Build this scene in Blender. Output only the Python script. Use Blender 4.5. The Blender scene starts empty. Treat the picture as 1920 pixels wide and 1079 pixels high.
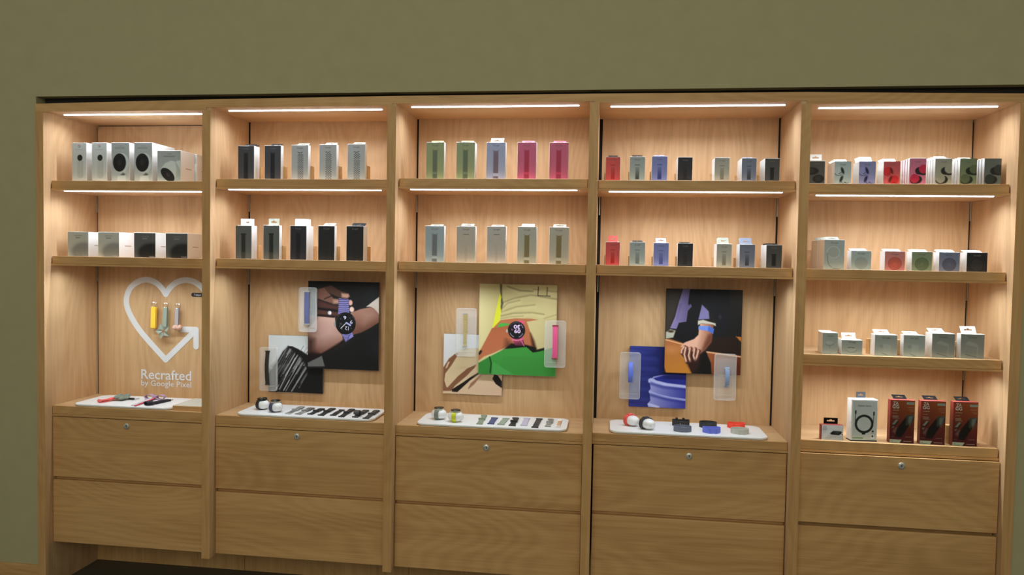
import bpy, bmesh, math, random
import numpy as np
from mathutils import Matrix, Vector

random.seed(7)
SC = bpy.context.scene
COL = SC.collection

# ------------------------------------------------------------------ camera
cd = bpy.data.cameras.new('camera')
cam = bpy.data.objects.new('camera', cd)
COL.objects.link(cam)
SC.camera = cam
F = Vector((-0.12776019, 0.99110377, -0.03729135))
R = Vector((0.99155165, 0.12848717, 0.01778668))
U = Vector((-0.02241991, 0.03470387, 0.99914613))
cam.matrix_world = Matrix(((R.x, U.x, -F.x, 2.4611), (R.y, U.y, -F.y, -2.9047), (R.z, U.z, -F.z, 1.5035), (0, 0, 0, 1)))
cd.sensor_width = 36.0
cd.lens = 1366.59 / 1920 * 36
cd.clip_start = 0.05

# ------------------------------------------------------------------ world, lights, exposure
SC.view_settings.view_transform = 'Standard'
SC.view_settings.look = 'None'
SC.view_settings.exposure = 0.0
SC.view_settings.gamma = 1.0
SC.view_settings.use_curve_mapping = False
world = bpy.data.worlds.new('world')
SC.world = world
world.use_nodes = True
world.node_tree.nodes['Background'].inputs[0].default_value = (1.0, 1.0, 0.82, 1)
world.node_tree.nodes['Background'].inputs[1].default_value = 0.22
LED_STRENGTH = 7.0
LED_UPPER = (3.2, (0.76, 0.84, 0.96))      # power and tint of the lamps above the two upper levels
LED_LOWER = (2.8, (0.71, 0.79, 0.84))
LED_COLOR = (0.72, 0.86, 1.0)


def area(name, loc, sx, sy, power, color, rot=(0, 0, 0), spread=180):
    l = bpy.data.lights.new(name, 'AREA')
    l.shape = 'RECTANGLE'
    l.size, l.size_y = sx, sy
    l.spread = math.radians(spread)
    l.energy = power
    l.color = color
    o = bpy.data.objects.new(name, l)
    o.location = loc
    o.rotation_euler = rot
    COL.objects.link(o)
    return o


# added area fill for the shop's unseen ceiling lighting, behind and above the camera
area('ceiling_fill', (1.9, -4.8, 3.0), 5.0, 2.0, 70, (1.0, 0.98, 0.80), (math.radians(50), 0, 0))

# ------------------------------------------------------------------ colour and materials


def lin(c):
    c = c / 255.0
    return c / 12.92 if c <= 0.04045 else ((c + 0.055) / 1.055) ** 2.4


def rgb(r, g, b):
    return (lin(r), lin(g), lin(b), 1.0)


MATS = {}


def mat(name, col, rough=0.5, metal=0.0, var=0.06, spec=0.5, bump=0.0, bscale=400.0, coat=0.0):
    if name in MATS:
        return MATS[name]
    m = bpy.data.materials.new(name)
    m.use_nodes = True
    nt = m.node_tree
    b = nt.nodes['Principled BSDF']
    b.inputs['Roughness'].default_value = rough
    b.inputs['Metallic'].default_value = metal
    b.inputs['Specular IOR Level'].default_value = spec
    b.inputs['Coat Weight'].default_value = coat
    tc = nt.nodes.new('ShaderNodeTexCoord')
    nz = nt.nodes.new('ShaderNodeTexNoise')
    nz.inputs['Scale'].default_value = 14.0
    nz.inputs['Detail'].default_value = 3.0
    nt.links.new(tc.outputs['Object'], nz.inputs['Vector'])
    mx = nt.nodes.new('ShaderNodeMix')
    mx.data_type = 'RGBA'
    c = rgb(*col)
    mx.inputs['A'].default_value = tuple(x * (1 - var) for x in c[:3]) + (1,)
    mx.inputs['B'].default_value = tuple(min(1, x * (1 + var)) for x in c[:3]) + (1,)
    nt.links.new(nz.outputs['Fac'], mx.inputs['Factor'])
    nt.links.new(mx.outputs['Result'], b.inputs['Base Color'])
    if bump:
        n2 = nt.nodes.new('ShaderNodeTexNoise')
        n2.inputs['Scale'].default_value = bscale
        nt.links.new(tc.outputs['Object'], n2.inputs['Vector'])
        bp = nt.nodes.new('ShaderNodeBump')
        bp.inputs['Strength'].default_value = bump
        bp.inputs['Distance'].default_value = 0.001
        nt.links.new(n2.outputs['Fac'], bp.inputs['Height'])
        nt.links.new(bp.outputs['Normal'], b.inputs['Normal'])
    MATS[name] = m
    return m


def wood(name, grain, light, dark, figure=0.55):
    """beech veneer: fine streaks plus cathedral figure; grain = 'X' or 'Z'"""
    m = bpy.data.materials.new(name)
    m.use_nodes = True
    nt = m.node_tree
    N, L = nt.nodes, nt.links
    b = N['Principled BSDF']
    b.inputs['Roughness'].default_value = 0.48
    b.inputs['Specular IOR Level'].default_value = 0.35
    tc = N.new('ShaderNodeTexCoord')
    oi = N.new('ShaderNodeObjectInfo')
    off = N.new('ShaderNodeVectorMath')
    off.operation = 'SCALE'
    cmb = N.new('ShaderNodeCombineXYZ')
    for k in ('X', 'Y', 'Z'):
        L.new(oi.outputs['Random'], cmb.inputs[k])
    L.new(cmb.outputs[0], off.inputs[0])
    off.inputs['Scale'].default_value = 17.3
    add = N.new('ShaderNodeVectorMath')
    add.operation = 'ADD'
    L.new(tc.outputs['Object'], add.inputs[0])
    L.new(off.outputs[0], add.inputs[1])

    def mapped(sg, sa):
        mp = N.new('ShaderNodeMapping')
        mp.inputs['Scale'].default_value = (sg, sa, sa) if grain == 'X' else (sa, sa, sg)
        L.new(add.outputs[0], mp.inputs['Vector'])
        return mp
    fine = N.new('ShaderNodeTexNoise')
    fine.inputs['Scale'].default_value = 1.0
    fine.inputs['Detail'].default_value = 3.0
    L.new(mapped(5.0, 150.0).outputs[0], fine.inputs['Vector'])
    mid = N.new('ShaderNodeTexNoise')
    mid.inputs['Scale'].default_value = 1.0
    mid.inputs['Detail'].default_value = 2.0
    L.new(mapped(0.9, 13.0).outputs[0], mid.inputs['Vector'])
    wv = N.new('ShaderNodeTexNoise')
    wv.inputs['Scale'].default_value = 1.0
    wv.inputs['Detail'].default_value = 0.0
    L.new(mapped(1.3, 4.6).outputs[0], wv.inputs['Vector'])
    mul = N.new('ShaderNodeMath')
    mul.operation = 'MULTIPLY'
    mul.inputs[1].default_value = 95.0
    L.new(wv.outputs['Fac'], mul.inputs[0])
    sn = N.new('ShaderNodeMath')
    sn.operation = 'SINE'
    L.new(mul.outputs[0], sn.inputs[0])
    mr = N.new('ShaderNodeMapRange')
    mr.inputs['From Min'].default_value = -1
    mr.inputs['From Max'].default_value = 1
    mr.inputs['To Min'].default_value = 0.5 - figure * 0.35
    mr.inputs['To Max'].default_value = 0.5 + figure * 0.35
    L.new(sn.outputs[0], mr.inputs['Value'])
    a1 = N.new('ShaderNodeMath')
    a1.operation = 'MULTIPLY_ADD'
    a1.inputs[1].default_value = 0.55
    L.new(fine.outputs['Fac'], a1.inputs[0])
    a2 = N.new('ShaderNodeMath')
    a2.operation = 'MULTIPLY_ADD'
    a2.inputs[1].default_value = 0.7
    L.new(mid.outputs['Fac'], a2.inputs[0])
    a3 = N.new('ShaderNodeMath')
    a3.operation = 'MULTIPLY'
    a3.inputs[1].default_value = 0.42
    L.new(mr.outputs[0], a3.inputs[0])
    L.new(a3.outputs[0], a2.inputs[2])
    L.new(a2.outputs[0], a1.inputs[2])
    cr = N.new('ShaderNodeValToRGB')
    cr.color_ramp.elements[0].position = 0.62
    cr.color_ramp.elements[0].color = rgb(*dark)
    cr.color_ramp.elements[1].position = 1.22 / 1.0 if False else 1.0
    cr.color_ramp.elements[1].color = rgb(*light)
    sc = N.new('ShaderNodeMath')
    sc.operation = 'SUBTRACT'
    sc.inputs[1].default_value = 0.0
    L.new(a1.outputs[0], sc.inputs[0])
    L.new(sc.outputs[0], cr.inputs['Fac'])
    L.new(cr.outputs['Color'], b.inputs['Base Color'])
    bp = N.new('ShaderNodeBump')
    bp.inputs['Strength'].default_value = 0.08
    bp.inputs['Distance'].default_value = 0.0004
    L.new(fine.outputs['Fac'], bp.inputs['Height'])
    L.new(bp.outputs['Normal'], b.inputs['Normal'])
    return m


WL, WD = (208, 165, 111), (185, 140, 89)
WOODZ = wood('beech_vertical', 'Z', WL, WD, 0.30)
WOODX = wood('beech_horizontal', 'X', WL, WD, 0.42)
IL, ID = (209, 172, 130), (190, 152, 110)          # same wood inside the bays, lamp light put into its paler pinkish tone
LITZ = wood('beech_vertical_lit', 'Z', IL, ID, 0.42)
LITX = wood('beech_horizontal_lit', 'X', IL, ID, 0.35)
BLACK = mat('black_gap', (10, 9, 8), 0.7)
WHITEC = mat('white_card', (218, 215, 210), 0.55, var=0.02)
METAL = mat('satin_metal', (215, 215, 208), 0.32, 0.8)
CHROME = mat('chrome', (225, 225, 225), 0.12, 1.0)

PRINT = bpy.data.materials.new('printed_surface')
PRINT.use_nodes = True
_b = PRINT.node_tree.nodes['Principled BSDF']
_a = PRINT.node_tree.nodes.new('ShaderNodeAttribute')
_a.attribute_name = 'ink'
PRINT.node_tree.links.new(_a.outputs['Color'], _b.inputs['Base Color'])
_b.inputs['Roughness'].default_value = 0.55
_b.inputs['Specular IOR Level'].default_value = 0.25

LED = bpy.data.materials.new('led_diffuser')
LED.use_nodes = True
_b = LED.node_tree.nodes['Principled BSDF']
_b.inputs['Emission Color'].default_value = LED_COLOR + (1,)
_b.inputs['Emission Strength'].default_value = LED_STRENGTH
_b.inputs['Base Color'].default_value = (0.9, 0.9, 0.9, 1)

FROST = bpy.data.materials.new('frosted_acrylic')
FROST.use_nodes = True
_n = FROST.node_tree
_b = _n.nodes['Principled BSDF']
_b.inputs['Base Color'].default_value = (0.80, 0.82, 0.82, 1)
_b.inputs['Roughness'].default_value = 0.25
_t = _n.nodes.new('ShaderNodeBsdfTransparent')
_m = _n.nodes.new('ShaderNodeMixShader')
_m.inputs[0].default_value = 0.21
_n.links.new(_t.outputs[0], _m.inputs[1])
_n.links.new(_b.outputs[0], _m.inputs[2])
_n.links.new(_m.outputs[0], _n.nodes['Material Output'].inputs['Surface'])

# ------------------------------------------------------------------ mesh helpers


class MB:
    def __init__(self):
        self.v, self.f, self.m = [], [], []

    def add(self, vs, fs, mi=0):
        o = len(self.v)
        self.v += [tuple(p) for p in vs]
        self.f += [tuple(i + o for i in q) for q in fs]
        self.m += [mi] * len(fs)
        return self

    def box(self, x0, x1, y0, y1, z0, z1, mi=0):
        vs = [(x, y, z) for z in (z0, z1) for y in (y0, y1) for x in (x0, x1)]
        return self.add(vs, [(0, 2, 3, 1), (4, 5, 7, 6), (0, 1, 5, 4), (2, 6, 7, 3), (0, 4, 6, 2), (1, 3, 7, 5)], mi)

    def cbox(self, x0, x1, y0, y1, z0, z1, c=0.001, mi=0):
        """box with chamfered vertical and front edges"""
        bm = bmesh.new()
        bmesh.ops.create_cube(bm, size=1.0)
        for v in bm.verts:
            v.co = Vector(((x0 + x1) / 2 + v.co.x * (x1 - x0), (y0 + y1) / 2 + v.co.y * (y1 - y0), (z0 + z1) / 2 + v.co.z * (z1 - z0)))
        bmesh.ops.bevel(bm, geom=bm.edges[:], offset=c, segments=1, affect='EDGES', profile=0.5)
        self.add([v.co[:] for v in bm.verts], [[v.index for v in f.verts] for f in (bm.faces.ensure_lookup_table() or bm.faces)], mi) if False else None
        bm.verts.index_update()
        self.add([v.co[:] for v in bm.verts], [[v.index for v in f.verts] for f in bm.faces], mi)
        bm.free()
        return self

    def prism(self, pts, y0, y1, mi=0):
        """outline pts (x, z) extruded from y0 (front) to y1"""
        n = len(pts)
        vs = [(x, y0, z) for x, z in pts] + [(x, y1, z) for x, z in pts]
        fs = [tuple(range(n)), tuple(range(2 * n - 1, n - 1, -1))] + [(i, i + n, (i + 1) % n + n, (i + 1) % n) for i in range(n)]
        return self.add(vs, fs, mi)

    def slab(self, pts, z0, z1, mi=0):
        """outline pts (x, y) extruded in z"""
        n = len(pts)
        vs = [(x, y, z0) for x, y in pts] + [(x, y, z1) for x, y in pts]
        fs = [tuple(range(n - 1, -1, -1)), tuple(range(n, 2 * n))] + [(i, (i + 1) % n, (i + 1) % n + n, i + n) for i in range(n)]
        return self.add(vs, fs, mi)

    def lathe(self, prof, n=24, axis='Z', c=(0, 0, 0), mi=0):
        """prof: (r, h) list"""
        vs, fs = [], []
        for r, h in prof:
            for k in range(n):
                a = 2 * math.pi * k / n
                p = (r * math.cos(a), r * math.sin(a), h)
                if axis == 'Y':
                    p = (p[0], p[2], p[1])
                vs.append((p[0] + c[0], p[1] + c[1], p[2] + c[2]))
        for j in range(len(prof) - 1):
            for k in range(n):
                q = (j * n + k, j * n + (k + 1) % n, (j + 1) * n + (k + 1) % n, (j + 1) * n + k)
                fs.append(q if axis == 'Z' else q[::-1])
        e = tuple(range(n))
        fs.append(e[::-1] if axis == 'Z' else e)
        e = tuple(range((len(prof) - 1) * n, len(prof) * n))
        fs.append(e if axis == 'Z' else e[::-1])
        return self.add(vs, fs, mi)

    def tube(self, pts, r, n=8, closed=False, mi=0):
        P = [Vector(p) for p in pts]
        vs, fs = [], []
        m = len(P)
        for i in range(m):
            if closed:
                d = P[(i + 1) % m] - P[i - 1]
            else:
                d = P[min(i + 1, m - 1)] - P[max(i - 1, 0)]
            d.normalize()
            a = d.cross(Vector((0, 0, 1)))
            if a.length < 1e-3:
                a = d.cross(Vector((0, 1, 0)))
            a.normalize()
            b = d.cross(a)
            for k in range(n):
                t = 2 * math.pi * k / n
                vs.append(P[i] + r * (math.cos(t) * a + math.sin(t) * b))
        for i in range(m if closed else m - 1):
            j = (i + 1) % m
            for k in range(n):
                fs.append((i * n + k, j * n + k, j * n + (k + 1) % n, i * n + (k + 1) % n))
        return self.add(vs, fs, mi)

    def ribbon(self, path, w, t, side, mi=0):
        """band of width w (along vector side) and thickness t following path; w may be a list"""
        P = [Vector(p) for p in path]
        s = Vector(side).normalized()
        n = len(P)
        W = w if isinstance(w, (list, tuple)) else [w] * n
        vs, fs = [], []
        for i in range(n):
            d = (P[min(i + 1, n - 1)] - P[max(i - 1, 0)]).normalized()
            nn = s.cross(d).normalized()
            h = W[i] / 2
            for a, b in ((-1, -1), (1, -1), (1, 1), (-1, 1)):
                vs.append(P[i] + s * h * a + nn * t / 2 * b)
        for i in range(n - 1):
            for k in range(4):
                fs.append((4 * i + k, 4 * i + (k + 1) % 4, 4 * i + 4 + (k + 1) % 4, 4 * i + 4 + k))
        fs += [(3, 2, 1, 0), tuple(4 * (n - 1) + k for k in range(4))]
        return self.add(vs, fs, mi)

    def build(self, name, mats, parent=None, smooth=False, loc=None, me=None):
        me = bpy.data.meshes.new(name)
        me.from_pydata(self.v, [], self.f)
        if not isinstance(mats, (list, tuple)):
            mats = [mats]
        for m in mats:
            me.materials.append(m)
        me.polygons.foreach_set('material_index', self.m)
        bm = bmesh.new()
        bm.from_mesh(me)
        bmesh.ops.recalc_face_normals(bm, faces=bm.faces)
        bm.to_mesh(me)
        bm.free()
        if smooth:
            me.polygons.foreach_set('use_smooth', [True] * len(me.polygons))
            try:
                me.set_sharp_from_angle(angle=math.radians(40))
            except Exception:
                pass
        me.update()
        return link(name, me, parent, loc)


def link(name, me, parent=None, loc=None):
    o = bpy.data.objects.new(name, me)
    COL.objects.link(o)
    if loc is not None:
        o.location = loc
    if parent is not None:
        o.parent = parent
    return o


def tag(o, label=None, cat=None, group=None, kind=None):
    if label:
        o['label'] = label
    if cat:
        o['category'] = cat
    if group:
        o['group'] = group
    if kind:
        o['kind'] = kind
    return o


def thing(name, loc, label, cat, group=None, rz=0.0):
    o = bpy.data.objects.new(name, None)
    o.empty_display_size = 0.02
    o.location = loc
    o.rotation_euler = (0, 0, rz)
    COL.objects.link(o)
    return tag(o, label, cat, group)


def copy_tree(o, parent=None):
    c = o.copy()
    COL.objects.link(c)
    c.parent = parent
    for ch in list(o.children):
        copy_tree(ch, c)
    return c


_dg = None


def text_mesh(s, w, h=None, bold=0.0, depth=0.0003, key={}):
    """lettering facing -y, baseline at z=0, centred on x, scaled to width w (and cap height h)"""
    k = (s, round(w, 5), h, bold)
    if k in key:
        return key[k]
    cu = bpy.data.curves.new('lettering', 'FONT')
    cu.body = s
    cu.size = 1.0
    cu.extrude = 0.0
    cu.offset = bold
    cu.resolution_u = 3
    cu.align_x = 'CENTER'
    o = bpy.data.objects.new('tmp', cu)
    COL.objects.link(o)
    dg = bpy.context.evaluated_depsgraph_get()
    me = bpy.data.meshes.new_from_object(o.evaluated_get(dg))
    bpy.data.objects.remove(o)
    n = len(me.vertices)
    co = np.empty(n * 3)
    me.vertices.foreach_get('co', co)
    co = co.reshape(n, 3)
    x0, x1 = co[:, 0].min(), co[:, 0].max()
    sx = w / (x1 - x0)
    sz = sx if h is None else h / 0.70
    out = np.zeros_like(co)
    out[:, 0] = (co[:, 0] - (x0 + x1) / 2) * sx
    out[:, 2] = co[:, 1] * sz
    out[:, 1] = -depth
    me.vertices.foreach_set('co', out.ravel())
    me.name = 'lettering'
    me.update()
    key[k] = me
    return me


def lettering(s, w, x, z, y, m, parent, h=None, bold=0.0, name='lettering', rot=0.0):
    me = text_mesh(s, w, h, bold)
    if not me.materials:
        me.materials.append(m)
        me2 = me
    elif me.materials[0] != m:
        me2 = me.copy()
        me2.materials[0] = m
    else:
        me2 = me
    o = link(name, me2, parent, (x, y, z))
    if rot:
        o.rotation_euler = (0, rot, 0)
    return o


# ------------------------------------------------------------------ printed artwork on a fine colour grid


class Art:
    def __init__(self, w, h, n, base=(200, 200, 200)):
        self.w, self.h = w, h
        self.nx, self.ny = n, max(2, int(round(n * h / w)))
        self.a = h / w
        u = np.linspace(0, 1, self.nx)
        v = np.linspace(0, 1, self.ny)
        self.U, self.V = np.meshgrid(u, v)
        self.Y = self.V * self.a
        self.cell = 1.0 / n
        self.img = np.zeros((self.ny, self.nx, 3))
        self.img[:] = np.array(base, float)
        self.T = None

    def frame(self, x0, x1, y0, y1):
        self.T = (x0, x1, y0, y1)
        return self

    def t(self, p):
        if self.T:
            x0, x1, y0, y1 = self.T
            p = ((p[0] - x0) / (x1 - x0), (p[1] - y0) / (y1 - y0))
        return (p[0], p[1] * self.a)

    def s(self, r):
        return r / (self.T[1] - self.T[0]) if self.T else r

    def mix(self, al, col):
        c = np.asarray(col, float)
        self.img = self.img * (1 - al[..., None]) + c * al[..., None]
        return self

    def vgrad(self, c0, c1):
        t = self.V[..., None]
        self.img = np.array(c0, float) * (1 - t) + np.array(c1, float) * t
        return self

    def colgrad(self, p0, p1, c0, c1):
        p0, p1 = self.t(p0), self.t(p1)
        dx, dy = p1[0] - p0[0], p1[1] - p0[1]
        t = ((self.U - p0[0]) * dx + (self.Y - p0[1]) * dy) / (dx * dx + dy * dy)
        t = np.clip(t, 0, 1)[..., None]
        return np.array(c0, float) * (1 - t) + np.array(c1, float) * t

    def poly(self, pts, col, soft=1.0, al=1.0):
        P = [self.t(p) for p in pts]
        x, y = self.U, self.Y
        inside = np.zeros(x.shape, bool)
        dist = np.full(x.shape, 1e9)
        n = len(P)
        for i in range(n):
            x1, y1 = P[i]
            x2, y2 = P[(i + 1) % n]
            if y1 != y2:
                c = ((y1 > y) != (y2 > y)) & (x < (x2 - x1) * (y - y1) / (y2 - y1) + x1)
                inside ^= c
            dx, dy = x2 - x1, y2 - y1
            L = dx * dx + dy * dy
            if L > 0:
                t = np.clip(((x - x1) * dx + (y - y1) * dy) / L, 0, 1)
                dist = np.minimum(dist, np.hypot(x - x1 - t * dx, y - y1 - t * dy))
        d = np.where(inside, dist, -dist)
        a = np.clip(d / (self.cell * soft) + 0.5, 0, 1) * al
        return self.mix(a, col)

    def rect(self, x0, y0, x1, y1, col, soft=1.0, al=1.0):
        return self.poly([(x0, y0), (x1, y0), (x1, y1), (x0, y1)], col, soft, al)

    def ell(self, c, rx, ry, col, soft=1.0, al=1.0, rot=0.0):
        cx, cy = self.t(c)
        rx, ry = self.s(rx), self.s(ry)
        dx, dy = self.U - cx, self.Y - cy
        ca, sa = math.cos(rot), math.sin(rot)
        X, Y = dx * ca + dy * sa, -dx * sa + dy * ca
        q = np.sqrt((X / rx) ** 2 + (Y / ry) ** 2)
        d = (1 - q) * min(rx, ry)
        return self.mix(np.clip(d / (self.cell * soft) + 0.5, 0, 1) * al, col)

    def ring(self, c, rx, ry, w, col, soft=1.0, al=1.0, rot=0.0, a0=None, a1=None):
        cx, cy = self.t(c)
        rx, ry, w = self.s(rx), self.s(ry), self.s(w)
        dx, dy = self.U - cx, self.Y - cy
        ca, sa = math.cos(rot), math.sin(rot)
        X, Y = dx * ca + dy * sa, -dx * sa + dy * ca
        q = np.sqrt((X / rx) ** 2 + (Y / ry) ** 2)
        d = w / 2 - np.abs(1 - q) * min(rx, ry)
        al = np.clip(d / (self.cell * soft) + 0.5, 0, 1) * al
        if a0 is not None:
            an = np.degrees(np.arctan2(-dy, dx)) % 360
            al = al * (((an - a0) % 360) < ((a1 - a0) % 360))
        return self.mix(al, col)

    def line(self, pts, w, col, soft=1.0, al=1.0):
        P = [self.t(p) for p in pts]
        w = self.s(w)
        dist = np.full(self.U.shape, 1e9)
        for i in range(len(P) - 1):
            x1, y1 = P[i]
            x2, y2 = P[i + 1]
            dx, dy = x2 - x1, y2 - y1
            L = dx * dx + dy * dy + 1e-12
            t = np.clip(((self.U - x1) * dx + (self.Y - y1) * dy) / L, 0, 1)
            dist = np.minimum(dist, np.hypot(self.U - x1 - t * dx, self.Y - y1 - t * dy))
        return self.mix(np.clip((w / 2 - dist) / (self.cell * soft) + 0.5, 0, 1) * al, col)

    def mesh(self, name='print'):
        x = (self.U - 0.5) * self.w
        z = (1 - self.V) * self.h
        co = np.stack([x, np.zeros_like(x), z], -1).reshape(-1, 3)
        nx, ny = self.nx, self.ny
        i = np.arange((ny - 1) * (nx - 1))
        r, c = i // (nx - 1), i % (nx - 1)
        a = r * nx + c
        q = np.stack([a, a + nx, a + nx + 1, a + 1], -1)
        me = bpy.data.meshes.new(name)
        me.vertices.add(len(co))
        me.vertices.foreach_set('co', co.ravel())
        me.loops.add(q.size)
        me.loops.foreach_set('vertex_index', q.ravel())
        me.polygons.add(len(q))
        me.polygons.foreach_set('loop_start', np.arange(len(q)) * 4)
        me.update(calc_edges=True)
        at = me.color_attributes.new('ink', 'FLOAT_COLOR', 'POINT')
        ink = self.img.reshape(-1, 3) * (np.array([1.03, 1.06, 1.14]) if name == 'front_print' else 1.0)
        if name == 'print':
            ink = 255 * 1.08 * (np.clip(ink, 0, 255) / 255) ** 1.18
            ink = ink * 0.84 + 0.16 * ink.mean(1, keepdims=True)
        c = np.clip(ink, 0, 255) / 255
        c = np.where(c <= 0.04045, c / 12.92, ((c + 0.055) / 1.055) ** 2.4)
        at.data.foreach_set('color', np.concatenate([c, np.ones((len(c), 1))], 1).ravel())
        me.materials.append(PRINT)
        return me


# ------------------------------------------------------------------ dimensions
B = [0.0, 0.7752, 1.5805, 2.4007, 3.2, 3.9684]      # upright centres
HW = 0.0183                                        # half upright thickness
D = 0.3334                                         # depth of the bays
S = 0.0437                                         # shelf and drawer fronts
ZT = [2.1476, 2.158, 2.1635, 2.1635, 2.1605, 2.1456]   # top edge of the header over each upright
ZH = [2.1135, 2.125, 2.1335, 2.128, 2.115]
Z1 = [1.820, 1.8305, 1.835, 1.8305, 1.8205]
Z2 = [1.487, 1.4895, 1.4915, 1.4915, 1.491]
Z3 = 1.159
ZC = [0.818, 0.8095, 0.8045, 0.810, 0.823]
ZCB = [0.772, 0.7625, 0.7605, 0.7665, 0.7775]
D1B = [0.4995, 0.4895, 0.4855, 0.4925, 0.504]
D2T = [0.484, 0.474, 0.470, 0.477, 0.488]
D2B = 0.2018
XL = [B[i] + HW for i in range(5)]
XR = [B[i + 1] - HW for i in range(5)]
NTH = ['first', 'second', 'third', 'fourth', 'fifth', 'sixth', 'seventh', 'eighth']

# ------------------------------------------------------------------ setting
WALL = mat('olive_plaster', (172, 165, 128), 0.9, var=0.07, bump=0.25, bscale=60)
FLOOR = mat('dark_stone_floor', (74, 70, 58), 0.6, var=0.12, bump=0.1, bscale=90)
w = MB()
w.box(-2.2, -HW - 0.0005, 0.004, 0.14, 0.109, 3.5)
w.box(-HW - 0.0005, 3.9875, 0.004, 0.14, 2.180, 3.5)
w.box(3.9875, 6.2, 0.004, 0.14, 0.109, 3.5)
w.box(-0.3, 4.3, 0.375, 0.415, 0.0005, 2.3)
tag(w.build('wall_back', WALL), kind='structure')
f = MB()
f.box(-2.2, 6.2, -4.5, 0.42, -0.05, 0.0)
tag(f.build('floor', FLOOR), kind='structure')
b = MB()
b.box(-2.2, -HW - 0.001, 0.0, 0.14, 0.0, 0.1085)
tag(b.build('baseboard_left', WOODX), kind='structure')
b = MB()
b.box(3.9885, 6.2, 0.0, 0.14, 0.0, 0.1085)
tag(b.build('baseboard_right', WOODX), kind='structure')
t = MB()
t.box(-0.008, 3.985, 0.045, 0.14, 2.1455, 2.185)
tag(t.build('shade_strip_1', mat('shadow_gap', (26, 24, 17), 0.9)), kind='structure')  # dark strip painted as the shade in the recess above the header

# ------------------------------------------------------------------ shelving unit
unit = thing('shelving_unit', (0, 0, 0), 'long built-in light wood shelving unit with five lit bays against the olive wall', 'shelving')
for i in (0, 5):
    m = MB()
    m.box(B[i] - HW, B[i] + HW, 0.0012, D + 0.02, 0.0, ZT[i] - 0.002)
    u = m.build('side_upright', LITZ, unit)
    m = MB()
    m.box(B[i] - HW, B[i] + HW, -0.001, 0.0012, 0.0, ZH[0 if i == 0 else 4])
    m.build('front_face', WOODZ, u)  # thin face keeping the unlit wood tone on the front edge
for i in range(1, 5):
    m = MB()
    m.box(B[i] - HW, B[i] + HW, 0.0012, D, 0.1941, ZT[i] - 0.03)
    u = m.build('divider', LITZ, unit)
    m = MB()
    m.box(B[i] - HW, B[i] + HW, -0.001, 0.0012, 0.1941, min(ZH[i - 1], ZH[i]))
    m.build('front_face', WOODZ, u)  # front stays in the unlit wood tone, sides in the lit one
for i in range(5):
    zt0, zt1 = ZT[i], ZT[i + 1]
    h = MB()
    x0, x1 = (XL[i], XR[i])
    h.box(x0, x1, 0.0, D, ZH[i], min(zt0, zt1) - 0.001)
    h.build('header', LITX, unit)
hd = MB()
pts = [(B[i] + (-HW if i == 0 else HW if i == 5 else 0), ZT[i]) for i in range(6)]
low = [(XR[4] + 2 * HW, ZH[4]), (XL[4], ZH[4]), (XL[4], ZH[3]), (XL[3], ZH[3]), (XL[3], ZH[2]), (XL[2], ZH[2]), (XL[2], ZH[1]), (XL[1], ZH[1]), (XL[1], ZH[0]), (XL[0] - 2 * HW, ZH[0])]
for i in range(5):
    hd.prism([(pts[i][0], ZH[i]), (pts[i + 1][0], ZH[i]), pts[i + 1], pts[i]], -0.0012, 0.0002)
# thin facing veneer of the header is interrupted by nothing: it runs over the uprights
hd.build('header_facing', WOODX, unit)


def diffuser(mb, x0, x1, y, z, k=1.0):
    """domed diffuser profile of an LED strip, flat side up at z"""
    prof = [(y - 0.006, z), (y - 0.005, z - 0.0026 * k), (y - 0.002, z - 0.0038 * k), (y + 0.002, z - 0.0038 * k), (y + 0.005, z - 0.0026 * k), (y + 0.006, z)]
    n = len(prof)
    mb.add([(x0, p, q) for p, q in prof] + [(x1, p, q) for p, q in prof],
           [tuple(range(n)), tuple(range(2 * n - 1, n - 1, -1))] + [(k, k + n, (k + 1) % n + n, (k + 1) % n) for k in range(n)])


def lamp(x0, x1, y, z, kind):
    area('shelf_lamp', ((x0 + x1) / 2, y, z), x1 - x0 - 0.05, 0.008, kind[0], kind[1], spread=150)


def board(name, i, zt, zb, yb, parent, strip_gap=0.004, lit=True, yoff=0.0):
    """a shelf or worktop: board, front strip on a ledge, light under it"""
    x0, x1 = XL[i] + 0.0005, XR[i] - 0.0005
    m = MB()
    m.box(x0, x1, S + 0.009, D - 0.001, zb + 0.0008, zt)
    m.box(x0, x1, S - 0.002, S + 0.009, zb + 0.0008, zb + 0.009, 1)
    o = m.build(name, [LITX, WOODX], parent)
    s = MB()
    s.cbox(x0 + strip_gap, x1 - strip_gap, S, S + 0.0088, zb + 0.0095, zt, 0.0008)
    s.build('front_strip', WOODX, o)
    if lit:
        l = MB()
        up = zb > 1.6
        diffuser(l, x0 + 0.045, x1 - 0.045, S + 0.026, zb + 0.001, 1.0 if up else 0.1)
        l.build('light_strip', LED, o)
        lamp(x0 + 0.045, x1 - 0.045, S + 0.026, zb - (0.0035 if up else -0.0002), LED_UPPER if up else LED_LOWER)
    return o


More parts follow.
